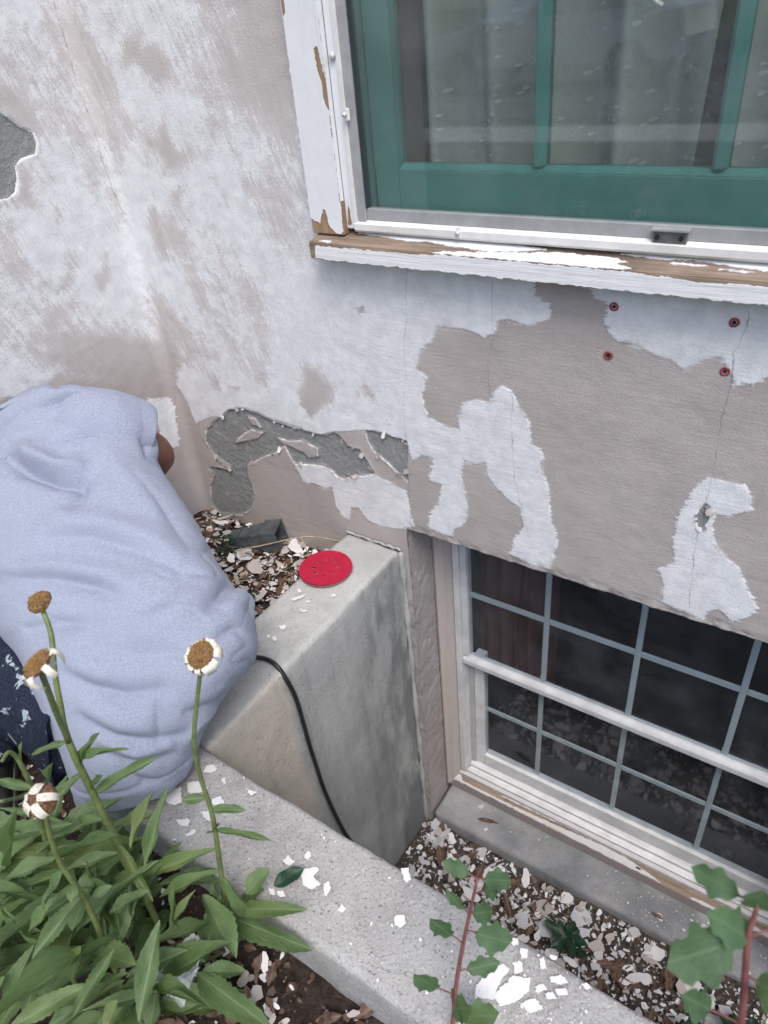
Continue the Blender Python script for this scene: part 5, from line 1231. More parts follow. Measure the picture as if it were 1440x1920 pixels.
def seed_head(parent, p, axis, rad, petals, seed, closed=False):
    """spent daisy: domed brown disc, green cup under it, a few withered petals"""
    rr = random.Random(seed)
    ax_ = Vector(axis).normalized(); u = ax_.orthogonal().normalized(); w = ax_.cross(u)
    V, F = [], []
    prof = [(0.0, 0.30), (0.35, 0.30), (0.7, 0.22), (0.95, 0.08), (1.0, -0.10), (0.8, -0.30), (0.35, -0.45), (0.16, -0.6)] if not closed else [(0.0, 0.9), (0.4, 0.85), (0.75, 0.6), (0.98, 0.15), (1.0, -0.2), (0.8, -0.5), (0.4, -0.7), (0.16, -0.85)]
    ns = 22
    p = Vector(p)
    for q, h in prof:
        for k in range(ns):
            a = 2 * math.pi * k / ns
            jit = 1 + rr.uniform(-0.06, 0.06) * (1 if q > 0.2 else 0)
            V.append(p + (u * math.cos(a) + w * math.sin(a)) * rad * q * jit + ax_ * rad * (h + rr.uniform(-0.05, 0.05)))
    for i in range(len(prof) - 1):
        for k in range(ns):
            F.append((i * ns + k, i * ns + (k + 1) % ns, (i + 1) * ns + (k + 1) % ns, (i + 1) * ns + k))
    hd = link('seed_head', pymesh('seed_head', V, F), M['head'], parent, True)
    # rough florets
    V, F = [], []
    for k in range(130):
        q = math.sqrt(rr.random()) * 0.97; a = rr.uniform(0, 6.28)
        hh = np.interp(q, [x[0] for x in prof[:5]], [x[1] for x in prof[:5]])
        c = p + (u * math.cos(a) + w * math.sin(a)) * rad * q + ax_ * rad * hh
        d = (ax_ + (u * math.cos(a) + w * math.sin(a)) * q * 0.6).normalized()
        s = rad * 0.10; e1 = d.orthogonal().normalized(); e2 = d.cross(e1)
        b = len(V); V += [c + e1 * s, c - e1 * s * 0.5 + e2 * s * 0.8, c - e1 * s * 0.5 - e2 * s * 0.8, c + d * rad * rr.uniform(0.10, 0.20)]
        F += [(b, b + 1, b + 3), (b + 1, b + 2, b + 3), (b + 2, b, b + 3)]
    tag(link('florets', pymesh('florets', V, F), M['head_core'] if not closed else M['head'], hd), kind='stuff')
    for k in range(petals):
        a = 2 * math.pi * (k + rr.uniform(-0.3, 0.3)) / max(petals, 1)
        d = u * math.cos(a) + w * math.sin(a); s = ax_.cross(d)
        V, F = [], []
        if not closed:
            path = [(0.92, -0.02), (1.14, -0.02 + rr.uniform(-.15, .1)), (1.26, -0.36), (1.16, -0.7 - rr.uniform(0, .3)), (0.98, -0.95 - rr.uniform(0, .35))]
        else:
            path = [(0.95, -0.35), (1.05, 0.0), (0.95, 0.45), (0.62, 0.80), (0.30, 0.98)]
        wd = rad * rr.uniform(0.20, 0.36)
        for q, h in path:
            for c in (-1, -0.3, 0.4, 1):
                V.append(p + d * rad * (q + 0.06 * abs(c)) + ax_ * rad * h + s * wd * c * (0.8 + 0.3 * rr.random()))
        for i in range(4):
            for j in range(3):
                b = i * 4 + j; F.append((b, b + 1, b + 5, b + 4))
        link('petal', pymesh('petal', V, F), M['petal'], parent, True)
plants = {}
def daisy(key, base, label):
    plants[key] = empty('daisy_plant', base, label, 'daisy', 'daisy plants in front of the curb')
    return plants[key]
pa = daisy('A', (-0.70, -0.948, 0.0), 'tall forked daisy plant with two seed heads before the grey shirt')
A = [(-0.744, -0.876, 0.665), (-0.723, -0.888, 0.638), (-0.710, -0.908, 0.600), (-0.706, -0.920, 0.560), (-0.703, -0.934, 0.498), (-0.706, -0.938, 0.36), (-0.700, -0.944, 0.19), (-0.700, -0.948, 0.0)]
tube('stem', A, [0.0030, 0.0032, 0.0034, 0.0038, 0.0046, 0.0050, 0.0052, 0.0055], M['stem'], pa, 8, 5)
tube('stem', [(-0.609, -0.954, 0.700), (-0.630, -0.950, 0.655), (-0.670, -0.941, 0.580), (-0.702, -0.934, 0.50)], [0.003, 0.0034, 0.0038, 0.004], M['stem'], pa, 8, 5)
seed_head(pa, (-0.746, -0.875, 0.671), (0.12, -0.35, 0.9), 0.0150, 0, 1)
seed_head(pa, (-0.609, -0.954, 0.709), (-0.35, -0.30, 0.85), 0.0165, 7, 2)
pc = daisy('C', (-0.600, -0.893, 0.0), 'upright daisy with one white rimmed seed head over the curb')
Cs = [(-0.527, -0.826, 0.636), (-0.541, -0.845, 0.564), (-0.557, -0.856, 0.495), (-0.569, -0.857, 0.419), (-0.572, -0.860, 0.333), (-0.586, -0.872, 0.201), (-0.596, -0.886, 0.07), (-0.600, -0.893, 0.0)]
tube('stem', Cs, [0.0026, 0.0028, 0.0030, 0.0032, 0.0036, 0.0040, 0.0044, 0.0046], M['stem'], pc, 8, 5)
seed_head(pc, (-0.527, -0.825, 0.644), (0.05, -0.45, 0.88), 0.0165, 13, 3)
pd = daisy('D', (-0.690, -1.040, 0.0), 'low daisy with a round closed head wrapped in white petals')
Ds = [(-0.600, -1.017, 0.550), (-0.617, -1.023, 0.497), (-0.634, -1.027, 0.419), (-0.645, -1.025, 0.311), (-0.665, -1.034, 0.141), (-0.690, -1.040, 0.0)]
tube('stem', Ds, [0.0026, 0.003, 0.0034, 0.0038, 0.0042, 0.0045], M['stem'], pd, 8, 5)
seed_head(pd, (-0.600, -1.017, 0.562), (0.15, -0.45, 0.85), 0.0165, 5, 4, True)
pe = daisy('E', (-0.86, -1.06, 0.0), 'leafy flowerless daisy at the left edge below the trousers')
tube('stem', [(-0.736, -1.000, 0.515), (-0.750, -0.985, 0.505), (-0.757, -0.98, 0.47), (-0.765, -0.985, 0.40), (-0.80, -1.01, 0.22), (-0.86, -1.06, 0.0)], [0.0022, 0.0026, 0.003, 0.0036, 0.0042, 0.0045], M['stem'], pe, 8, 5)
tube('stem', [(-0.70, -1.03, 0.50), (-0.725, -1.01, 0.46), (-0.755, -0.99, 0.42)], [0.0020, 0.0026, 0.003], M['stem'], pe, 8, 5)
tube('stem', [(-0.80, -1.10, 0.36), (-0.82, -1.09, 0.26), (-0.86, -1.06, 0.02)], [0.0024, 0.003, 0.004], M['stem'], pe, 8, 5)
pf = daisy('F', (-0.78, -1.00, 0.0), 'bushy daisy foliage in the middle of the flower bed')
tube('stem', [(-0.70, -0.99, 0.30), (-0.73, -0.99, 0.2), (-0.78, -1.00, 0.0)], [0.0028, 0.0034, 0.0042], M['stem'], pf, 8, 5)
pg = daisy('G', (-0.62, -1.02, 0.0), 'low daisy foliage along the bottom edge beside the plastic scrap')
tube('stem', [(-0.60, -1.01, 0.2), (-0.61, -1.02, 0.1), (-0.62, -1.02, 0.0)], [0.0028, 0.0034, 0.0042], M['stem'], pg, 8, 5)
r = random.Random(71)
STEMS = {'A': [Vector(q) for q in catmull(A, 12)], 'C': [Vector(q) for q in catmull(Cs, 12)], 'D': [Vector(q) for q in catmull(Ds, 12)]}
for i, (k, b, t, w) in enumerate(DAISY_LEAVES):
    if k in STEMS:
        q = min(STEMS[k], key=lambda s: (s - Vector(b)).length + 0.5 * abs(s.z - b[2]))
        if (q - Vector(b)).length < 0.055: b = tuple(q)
    put_leaf('leaf', LV[i % len(LV)], b, tuple(b[k_] + (t[k_] - b[k_]) * 1.12 for k_ in range(3)), w * 1.15, plants[k], r.uniform(-0.35, 0.35), (Vector((0, -0.3, 1)) if abs(t[2] - b[2]) < 0.06 else Vector((0.2, -1.0, 0.5))))
# leaves lower in the clumps
for key, cx, cy, n_, zmax in (('A', -0.71, -0.945, 18, 0.26), ('C', -0.60, -0.895, 8, 0.16), ('D', -0.68, -1.035, 18, 0.26), ('E', -0.84, -1.06, 20, 0.30), ('F', -0.78, -1.00, 26, 0.30), ('G', -0.62, -1.03, 15, 0.16)):
    for j in range(n_):
        z = 0.015 + (zmax - 0.015) * r.random()
        a = r.uniform(0, 6.28); L = r.uniform(0.065, 0.175) * (1.1 - z)
        if key in ('C', 'A') and math.sin(a) > 0.2: L *= 0.6
        b = (cx + r.gauss(0, 0.022), cy + r.gauss(0, 0.022), z)
        t = (b[0] + L * math.cos(a), b[1] + L * math.sin(a), z + L * r.uniform(-0.15, 0.95))
        if t[2] < 0.02: t = (t[0], t[1], 0.02)
        put_leaf('leaf', LV[r.randrange(len(LV))], b, t, r.uniform(0.015, 0.042), plants[key], r.uniform(-0.4, 0.4))

# prickly shrub seedlings with reddish stems
HL = []
for i in range(5):
    V, F = leaf_geo(800 + i, 6, 1.0, 0.0, 0.05 + 0.05 * i, 0.30, 0.15, 0.30, 0.12)
    me = pymesh('shrub_leaf', V, F); me.materials.append(M['holly']); me.polygons.foreach_set('use_smooth', [True] * len(F)); HL.append(me)
HD = []
for me in HL:
    m2 = me.copy(); m2.materials.clear(); m2.materials.append(M['holly_dark']); HD.append(m2)
s1 = empty('shrub_seedling', (-0.208, -0.905, 0.0), 'red stemmed seedling with lobed green leaves before the curb', 'seedling')
st = [(-0.213, -0.766, 0.370), (-0.215, -0.784, 0.316), (-0.217, -0.800, 0.263), (-0.216, -0.823, 0.201), (-0.212, -0.845, 0.125), (-0.208, -0.875, 0.05), (-0.208, -0.905, 0.0)]
tube('stem', st, [0.0016, 0.0022, 0.0026, 0.0028, 0.003, 0.0032, 0.0034], M['redstem'], s1, 8, 5)
CV = CAM_LOC
def view_leaf(name, me, stem_pt, centre, size, w, parent, roll=0.0):
    b = Vector(stem_pt); c = Vector(centre)
    t = b + (c - b).normalized() * ((c - b).length + size * 0.5)
    return put_leaf(name, me, c - (t - b).normalized() * size * 0.5, c + (t - b).normalized() * size * 0.5, w, parent, roll, Vector((0.1, -0.55, 0.8)))
for i, (c, sp, L, w) in enumerate([((-0.241, -0.768, 0.374), st[0], 0.034, 0.026), ((-0.194, -0.748, 0.357), st[0], 0.040, 0.032), ((-0.205, -0.745, 0.320), (-0.214, -0.772, 0.345), 0.034, 0.030), ((-0.232, -0.788, 0.339), st[1], 0.036, 0.018), ((-0.203, -0.769, 0.306), st[1], 0.034, 0.034), ((-0.187, -0.774, 0.268), (-0.216, -0.79, 0.285), 0.052, 0.044), ((-0.240, -0.811, 0.304), (-0.216, -0.80, 0.270), 0.042, 0.030), ((-0.191, -0.795, 0.230), (-0.216, -0.815, 0.225), 0.044, 0.028), ((-0.240, -0.852, 0.239), (-0.215, -0.83, 0.19), 0.048, 0.034), ((-0.205, -0.836, 0.178), (-0.214, -0.835, 0.165), 0.040, 0.050), ((-0.180, -0.825, 0.165), (-0.213, -0.840, 0.15), 0.050, 0.040)]):
    c_ = tuple(Vector(c) - (Vector(c) - Vector(sp)).normalized() * L * 0.45)
    tube('leaf_stalk', [sp, tuple((Vector(sp) + Vector(c_)) / 2 + Vector((0, 0, 0.002))), c_], 0.0010, M['redstem'], s1, 5, 3)
    view_leaf('leaf', HL[i % 5], sp, c, L, w, s1, RND.uniform(-0.3, 0.3))
s2 = empty('shrub_seedling', (0.12, -0.90, 0.0), 'out of focus red stemmed seedling at the lower right corner', 'seedling')
st2_ = [(0.041, -0.829, 0.690), (0.042, -0.837, 0.661), (0.049, -0.840, 0.617), (0.059, -0.844, 0.552), (0.086, -0.85, 0.347), (0.11, -0.87, 0.15), (0.12, -0.90, 0.0)]
tube('stem', st2_, [0.0016, 0.0022, 0.0026, 0.003, 0.0032, 0.0034, 0.0036], M['redstem'], s2, 8, 5)
for i, (c, sp, L, w) in enumerate([((0.012, -0.826, 0.690), st2_[0], 0.034, 0.026), ((0.041, -0.832, 0.700), st2_[0], 0.034, 0.036), ((0.030, -0.842, 0.672), st2_[1], 0.038, 0.034), ((0.016, -0.862, 0.655), st2_[1], 0.050, 0.050), ((0.068, -0.850, 0.633), st2_[2], 0.034, 0.032), ((0.026, -0.862, 0.585), st2_[3], 0.030, 0.030), ((0.075, -0.80, 0.66), st2_[1], 0.034, 0.030)]):
    c_ = tuple(Vector(c) - (Vector(c) - Vector(sp)).normalized() * L * 0.45)
    tube('leaf_stalk', [sp, tuple((Vector(sp) + Vector(c_)) / 2 + Vector((0, 0, 0.001))), c_], 0.0008, M['redstem'], s2, 5, 3)
    view_leaf('leaf', HL[(i + 2) % 5], sp, c, L, w, s2, RND.uniform(-0.3, 0.3))
# dark holly seedlings rooted in the well and by the house
def holly(name_loc, label, n_, size, seed, hgt):
    rr = random.Random(seed); x, y, z = name_loc
    e = empty('holly_seedling', name_loc, label, 'seedling', 'dark holly seedlings')
    tube('stem', [(x, y, z), (x + 0.006, y - 0.004, z + hgt * 0.5), (x + 0.002, y, z + hgt)], 0.002, M['twig'], e, 6, 4)
    for i in range(n_):
        t = 0.35 + 0.65 * i / max(1, n_ - 1); a = i * 2.4 + rr.uniform(-.4, .4)
        b = (x, y, z + hgt * t); L = size * rr.uniform(0.8, 1.2)
        put_leaf('leaf', HD[i % 5], b, (b[0] + L * math.cos(a), b[1] + L * math.sin(a), b[2] + L * rr.uniform(-0.1, 0.45)), L * 0.55, e, rr.uniform(-.3, .3))
holly((-0.262, -0.150, floor_h(-0.262, -0.15)), 'dark holly seedling in the middle of the well floor', 9, 0.062, 1, 0.06)
holly((-0.10, -0.285, floor_h(-0.1, -0.285)), 'dark holly seedling close behind the curb in the well', 9, 0.055, 2, 0.05)
holly((0.075, -0.235, floor_h(0.075, -0.235)), 'dark holly seedling in the right corner of the visible well', 12, 0.055, 3, 0.08)
holly((0.20, -0.15, floor_h(0.2, -0.15)), 'dark holly seedling behind the blurred leaves at the right edge', 12, 0.055, 4, 0.08)
holly((-1.330, -0.150, 0.0), 'dark weed seedling between the shirt and the drain fitting', 9, 0.036, 5, 0.075)
holly((-1.135, -0.262, 0.0), 'small dark weed at the outer foot of the side wall', 6, 0.030, 6, 0.03)

# crumpled clear plastic
def film(loc, label, seed):
    rr = random.Random(seed)
    V, F = [], []
    n_ = 26
    for j in range(n_ + 1):
        for i in range(n_ + 1):
            u, v = i / n_ - 0.5, j / n_ - 0.5
            w = 0.10 * (0.35 + 0.9 * (0.5 - v))
            p = Vector((u * w * 0.95, v * 0.12, 0.0))
            z = 0.030 * mnoise.fractal(Vector((u * 4 + seed, v * 4, 0)), 1.0, 2.0, 3) + 0.035 * abs(math.sin(u * 9 + 3 * v))
            q = Vector(loc) + Vector((p.x * 0.7 + 0.3 * p.y, p.y * 0.55, z * 0.7 + 0.10 * max(0, v + 0.1)))
            V.append(q)
    for j in range(n_):
        for i in range(n_):
            a = j * (n_ + 1) + i; F.append((a, a + 1, a + n_ + 2, a + n_ + 1))
    o = link('plastic_scrap', pymesh('plastic_scrap', V, F), M['film'], None)
    tag(o, label, 'plastic scrap')
film((-0.575, -0.985, 0.10), 'crumpled clear plastic film caught in the daisy leaves', 2)
# ------------------------------------------------------------------ shirt surface (loft of cross-sections over a bent, seated torso)
import numpy as np, math
# (right flank point, left flank point, half thickness to the back, half thickness to the front)
SHIRT_RINGS = [
 ((-1.385, -0.505, 0.612), (-1.470, -0.585, 0.565), 0.030, 0.05),
 ((-1.325, -0.430, 0.655), (-1.500, -0.620, 0.535), 0.042, 0.07),
 ((-1.255, -0.385, 0.620), (-1.530, -0.660, 0.515), 0.072, 0.09),
 ((-1.195, -0.372, 0.562), (-1.530, -0.690, 0.490), 0.100, 0.11),
 ((-1.118, -0.408, 0.490), (-1.480, -0.715, 0.445), 0.120, 0.13),
 ((-1.008, -0.450, 0.447), (-1.400, -0.725, 0.405), 0.125, 0.15),
 ((-0.898, -0.500, 0.396), (-1.290, -0.755, 0.355), 0.130, 0.16),
 ((-0.782, -0.548, 0.345), (-1.185, -0.790, 0.300), 0.135, 0.16),
 ((-0.755, -0.612, 0.300), (-1.075, -0.815, 0.275), 0.125, 0.15),
 ((-0.782, -0.690, 0.228), (-1.000, -0.840, 0.205), 0.110, 0.13),
 ((-0.818, -0.738, 0.128), (-0.972, -0.876, 0.116), 0.085, 0.10),
]
NU, NV = 300, 300
def _cr(P, v):
    n = len(P) - 1
    s = np.clip(v * n, 0, n - 1e-9); i = np.floor(s).astype(int); t = (s - i)[:, None]
    Q = np.vstack([2 * P[0] - P[1], P, 2 * P[-1] - P[-2]])
    a, b, c, d = Q[i], Q[i + 1], Q[i + 2], Q[i + 3]
    return 0.5 * (2 * b + (c - a) * t + (2 * a - 5 * b + 4 * c - d) * t ** 2 + (3 * b - a - 3 * c + d) * t ** 3)
def shirt_grid():
    R = np.array([r[0] for r in SHIRT_RINGS]); L = np.array([r[1] for r in SHIRT_RINGS])
    B = np.array([[r[2], r[3]] for r in SHIRT_RINGS])
    v = np.linspace(0, 1, NV)
    Rv, Lv, Bv = _cr(R, v), _cr(L, v), _cr(B, v)
    Cv = (Rv + Lv) / 2
    T = np.gradient(Cv, axis=0); T /= np.linalg.norm(T, axis=1)[:, None]
    U = (Lv - Rv) / 2
    nb = np.cross(U, T)                                   # towards the back of the body
    nb /= np.linalg.norm(nb, axis=1)[:, None]
    nb *= np.sign(nb[:, 2:3])
    # gentle smoothing of the back direction
    for _ in range(12):
        nb[1:-1] = (nb[:-2] + nb[1:-1] * 2 + nb[2:]) / 4
    nb /= np.linalg.norm(nb, axis=1)[:, None]
    th = np.linspace(0, 2 * math.pi, NU, endpoint=False)
    c, s = np.cos(th), np.sin(th)
    e = 0.86
    cc = np.sign(c) * abs(c) ** e; ss = np.sign(s) * abs(s) ** e
    P = Cv[:, None, :] - U[:, None, :] * cc[None, :, None] + nb[:, None, :] * (np.where(ss > 0, Bv[:, 0:1], Bv[:, 1:2]) * ss[None, :])[:, :, None]
    return P                                               # NV x NU x 3 ; u=0 right flank, pi/2 back
def grid_normals(P):
    du = np.roll(P, -1, 1) - np.roll(P, 1, 1)
    dv = np.gradient(P, axis=0)
    n = np.cross(dv, du); n /= np.linalg.norm(n, axis=2)[:, :, None] + 1e-12
    c = P.mean(axis=1, keepdims=True)
    sg = np.sign(((P - c) * n).sum(2).mean())
    return n * sg
def poly_dist(P, line):
    """distance to a 3-D polyline, arc position 0..1 and signed side value"""
    best = np.full(P.shape[:-1], 1e9); tt = np.zeros_like(best)
    A = np.array(line); m = len(A) - 1
    for i in range(m):
        a, b = A[i], A[i + 1]; e = b - a
        t = np.clip(((P - a) @ e) / (e @ e), 0, 1)
        d = np.linalg.norm(P - a - t[..., None] * e, axis=-1)
        k = d < best
        best = np.where(k, d, best); tt = np.where(k, (i + t) / m, tt)
    return best, tt
def shirt_folded():
    P = shirt_grid()
    N = grid_normals(P)
    D = np.zeros(P.shape[:2])
    for amp, wid, line in SHIRT_FOLDS:
        d, t = poly_dist(P, line)
        env = np.clip(np.sin(np.pi * np.clip(t, 0.0, 1.0)), 0, 1) ** 0.8
        D += 2.1 * amp * env * np.where(amp < 0, np.exp(-(d / wid) ** 1.35), np.exp(-(d / wid) ** 2))
    return P + N * D[:, :, None], N
SHIRT_FOLDS = [(0.013, 0.018, [(-1.425, -0.578, 0.603), (-1.468, -0.516, 0.536), (-1.269, -0.577, 0.585), (-1.202, -0.57, 0.568), (-1.179, -0.547, 0.567), (-1.201, -0.522, 0.581)]), (-0.014, 0.013, [(-1.389, -0.603, 0.587), (-1.328, -0.603, 0.588), (-1.252, -0.605, 0.569), (-1.182, -0.592, 0.557), (-1.149, -0.575, 0.554), (-1.156, -0.548, 0.561)]), (-0.007, 0.012, [(-1.154, -0.556, 0.559), (-1.122, -0.59, 0.542), (-1.119, -0.626, 0.528)]), (0.009, 0.03, [(-1.162, -0.675, 0.515), (-1.073, -0.625, 0.516), (-0.986, -0.592, 0.497), (-0.899, -0.561, 0.455)]), (-0.01, 0.018, [(-1.135, -0.685, 0.504), (-1.046, -0.636, 0.505), (-0.963, -0.607, 0.486), (-0.882, -0.583, 0.452)]), (0.007, 0.022, [(-1.206, -0.758, 0.457), (-1.079, -0.714, 0.476), (-0.972, -0.674, 0.47), (-0.902, -0.658, 0.456)]), (-0.01, 0.013, [(-1.197, -0.771, 0.44), (-1.06, -0.722, 0.467), (-0.979, -0.696, 0.463), (-0.915, -0.684, 0.451)]), (-0.009, 0.013, [(-0.967, -0.816, 0.383), (-0.892, -0.807, 0.369), (-0.841, -0.79, 0.357), (-0.779, -0.73, 0.354)]), (0.007, 0.022, [(-0.983, -0.804, 0.395), (-0.891, -0.795, 0.38), (-1.018, -0.673, 0.171), (-0.78, -0.716, 0.367)]), (-0.008, 0.012, [(-0.909, -0.843, 0.334), (-0.834, -0.828, 0.299), (-0.784, -0.79, 0.277), (-0.765, -0.74, 0.263)]), (0.006, 0.02, [(-0.911, -0.832, 0.35), (-0.837, -0.818, 0.319), (-0.785, -0.782, 0.297)]), (-0.01, 0.014, [(-0.874, -0.499, 0.36), (-0.819, -0.563, 0.408), (-0.802, -0.624, 0.418)]), (0.009, 0.02, [(-0.805, -0.523, 0.319), (-0.829, -0.523, 0.362), (-0.794, -0.59, 0.406)]), (-0.006, 0.012, [(-0.786, -0.538, 0.299), (-0.765, -0.601, 0.377), (-0.771, -0.643, 0.386)]), (-0.007, 0.008, [(-1.337, -0.509, 0.631), (-1.285, -0.454, 0.643), (-1.25, -0.368, 0.601)]), (0.005, 0.009, [(-1.347, -0.5, 0.639), (-1.296, -0.442, 0.652), (-1.258, -0.372, 0.608)]), (-0.006, 0.009, [(-1.307, -0.525, 0.616), (-1.252, -0.462, 0.623), (-1.203, -0.371, 0.57)]), (-0.006, 0.011, [(-1.262, -0.551, 0.595), (-1.21, -0.477, 0.6), (-1.155, -0.414, 0.557)]), (0.005, 0.012, [(-1.347, -0.512, 0.578), (-1.232, -0.467, 0.611), (-1.171, -0.406, 0.572)]), (-0.008, 0.011, [(-1.25, -0.368, 0.601), (-1.2, -0.375, 0.574), (-1.139, -0.41, 0.529), (-1.135, -0.394, 0.478)]), (0.006, 0.016, [(-1.231, -0.362, 0.58), (-1.194, -0.364, 0.539), (-1.155, -0.384, 0.496)]), (0.006, 0.03, [(-1.184, -0.491, 0.581), (-1.076, -0.493, 0.533), (-0.947, -0.535, 0.476)]), (-0.006, 0.02, [(-1.122, -0.624, 0.53), (-1.142, -0.568, 0.553), (-1.139, -0.503, 0.558)]), (-0.006, 0.02, [(-1.138, -0.479, 0.556), (-1.016, -0.503, 0.506), (-0.901, -0.538, 0.446)]), (-0.004, 0.006, [(-0.803, -0.74, 0.373), (-0.788, -0.777, 0.314), (-0.784, -0.8, 0.204)]), (-0.008, 0.012, [(-0.871, -0.858, 0.282), (-0.807, -0.83, 0.246), (-0.771, -0.767, 0.234)]), (0.006, 0.014, [(-0.874, -0.848, 0.303), (-0.808, -0.822, 0.271), (-0.772, -0.769, 0.263)]), (-0.006, 0.01, [(-0.833, -0.85, 0.25), (-0.804, -0.833, 0.201), (-0.788, -0.762, 0.17)]), (-0.005, 0.02, [(-0.956, -0.465, 0.393), (-0.869, -0.602, 0.449), (-0.882, -0.693, 0.438)]), (0.005, 0.025, [(-0.859, -0.535, 0.412), (-0.833, -0.657, 0.431), (-0.871, -0.729, 0.417)]), (-0.005, 0.014, [(-0.756, -0.671, 0.354), (-0.798, -0.699, 0.394), (-0.853, -0.743, 0.402), (-0.945, -0.771, 0.413)]), (-0.005, 0.012, [(-0.779, -0.635, 0.247), (-0.757, -0.713, 0.292), (-0.768, -0.746, 0.31)]), (0.004, 0.012, [(-0.785, -0.665, 0.232), (-0.764, -0.729, 0.263), (-0.77, -0.757, 0.236)]), (-0.006, 0.014, [(-1.081, -0.8, 0.401), (-1.004, -0.769, 0.423), (-0.921, -0.728, 0.432)])]
# ------------------------------------------------------------------ seated person in a grey T-shirt
n = NT('heather_grey_jersey')
th1 = n.noise(n.coord('Object', (800, 150, 800), (0.3, 0.5, 0.7)), 1, 2, 0.6)
th2 = n.noise(n.coord('Object'), 700, 2, 0.5)
c = n.mix(n.step(th1, 0.32, 0.68), (0.225, 0.250, 0.322), (0.350, 0.380, 0.470))
c = n.mix(n.step(th2, 0.35, 0.65, 0.0, 0.25), c, (0.34, 0.38, 0.485))
c = n.mix(n.step(n.noise(n.coord(), 9, 4, 0.6), 0.62, 0.78, 0.0, 0.25), c, (0.23, 0.265, 0.36))
n.set(color=c, rough=0.92, spec=0.12, sheen=0.08); n.bump(th1, 0.2, 0.0008)
M['jersey'] = n.m
n = NT('paint_splashed_denim')
w_ = n.noise(n.coord('Object', (300, 300, 80)), 1, 3, 0.6)
c = n.mix(n.step(w_, 0.3, 0.7), (0.010, 0.014, 0.026), (0.028, 0.036, 0.060))
sp = n.step(n.noise(n.coord(), 26, 6, 0.62, 0.8), 0.60, 0.63)
sp2 = n.math('MULTIPLY', n.step(n.voro(n.coord(), 55), 0.0, 0.16, 1.0, 0.0), n.step(n.noise(n.coord(), 8, 3, 0.5), 0.5, 0.62))
c = n.mix(n.math('MULTIPLY', n.math('MAXIMUM', sp, sp2), 0.75), c, (0.42, 0.50, 0.52))
n.set(color=c, rough=0.9, spec=0.15); n.bump(n.math('ADD', w_, n.math('MULTIPLY', n.noise(n.coord(), 22, 4, 0.6), 2.0)), 0.6, 0.003)
M['denim'] = n.m
M['shoe'] = simple('dark_grey_shoe', (0.06, 0.062, 0.066), 0.75, 0, 0.3, 0.3, 40, 0.0012, 200)
M['sole'] = simple('shoe_sole', (0.16, 0.16, 0.155), 0.8, 0, 0.2, 0.2, 60)

person = empty('person', (-0.90, -0.77, 0.105), 'person in grey T-shirt and dark paint splashed trousers seated on the curb, back turned', 'person')
# body: one skinned figure
def skin_mesh(name, verts, edges, radii, root, subs=2):
    me = bpy.data.meshes.new(name); me.from_pydata(verts, edges, []); me.update()
    ob = bpy.data.objects.new('tmp', me); COL.objects.link(ob)
    mod = ob.modifiers.new('s', 'SKIN'); mod.use_smooth_shade = True; mod.branch_smoothing = 0.6
    for i, q in enumerate(radii):
        me.skin_vertices[0].data[i].radius = (q, q) if not hasattr(q, '__len__') else q
        me.skin_vertices[0].data[i].use_root = (i == root)
    sm = ob.modifiers.new('d', 'SUBSURF'); sm.levels = subs
    dg = bpy.context.evaluated_depsgraph_get()
    out = bpy.data.meshes.new_from_object(ob.evaluated_get(dg))
    bpy.data.objects.remove(ob); out.name = name
    return out
bv, be, br = [], [], []
def chain(pts, rads, start=None):
    prev = start
    for p, q in zip(pts, rads):
        bv.append(p); br.append(q); i = len(bv) - 1
        if prev is not None: be.append((prev, i))
        prev = i
    return prev
pel = chain([(-0.955, -0.74, 0.20)], [0.085])
ch = chain([(-1.08, -0.66, 0.29), (-1.25, -0.59, 0.41), (-1.37, -0.545, 0.52)], [0.105, 0.11, 0.10], pel)
nk = chain([(-1.42, -0.545, 0.560), (-1.445, -0.55, 0.575)], [0.052, 0.050], ch)
hd = chain([(-1.475, -0.575, 0.575), (-1.482, -0.60, 0.53), (-1.49, -0.61, 0.49)], [0.070, 0.072, 0.055], nk)
# right arm: elbow out past the sleeve, forearm along the wall
ra = chain([(-1.30, -0.47, 0.55), (-1.250, -0.405, 0.535), (-1.222, -0.350, 0.490), (-1.248, -0.320, 0.448), (-1.36, -0.26, 0.36), (-1.45, -0.22, 0.29)], [0.06, 0.052, 0.047, 0.041, 0.034, 0.026], ch)
hand = chain([(-1.48, -0.19, 0.265)], [0.030], ra)
for k, (dx, dy, dz) in enumerate(((-0.035, 0.03, 0.045), (-0.05, 0.035, 0.03), (-0.055, 0.035, 0.012), (-0.05, 0.03, -0.005), (0.005, 0.04, 0.035))):
    b = bv[hand]
    chain([(b[0] + dx * 0.5, b[1] + dy * 0.5, b[2] + dz * 0.5), (b[0] + dx, b[1] + dy, b[2] + dz), (b[0] + dx * 1.4, b[1] + dy * 1.3, b[2] + dz * 1.4 - 0.008)], [0.010, 0.009, 0.008], hand)
la = chain([(-1.44, -0.67, 0.50), (-1.47, -0.74, 0.44), (-1.48, -0.70, 0.32), (-1.49, -0.60, 0.26), (-1.50, -0.48, 0.25)], [0.06, 0.05, 0.045, 0.036, 0.026], ch)
lh = chain([(-1.505, -0.44, 0.25)], [0.030], la)
for k in range(5):
    b = bv[lh]; a = -0.6 + 0.3 * k
    chain([(b[0] + 0.02 * math.sin(a), b[1] + 0.035, b[2] + 0.02 * math.cos(a)), (b[0] + 0.035 * math.sin(a), b[1] + 0.06, b[2] + 0.015 * math.cos(a))], [0.010, 0.008], lh)
chain([(-1.02, -0.80, 0.19), (-1.20, -0.80, 0.28), (-1.36, -0.78, 0.34), (-1.30, -0.85, 0.20), (-1.20, -0.92, 0.08)], [0.085, 0.07, 0.055, 0.048, 0.038], pel)
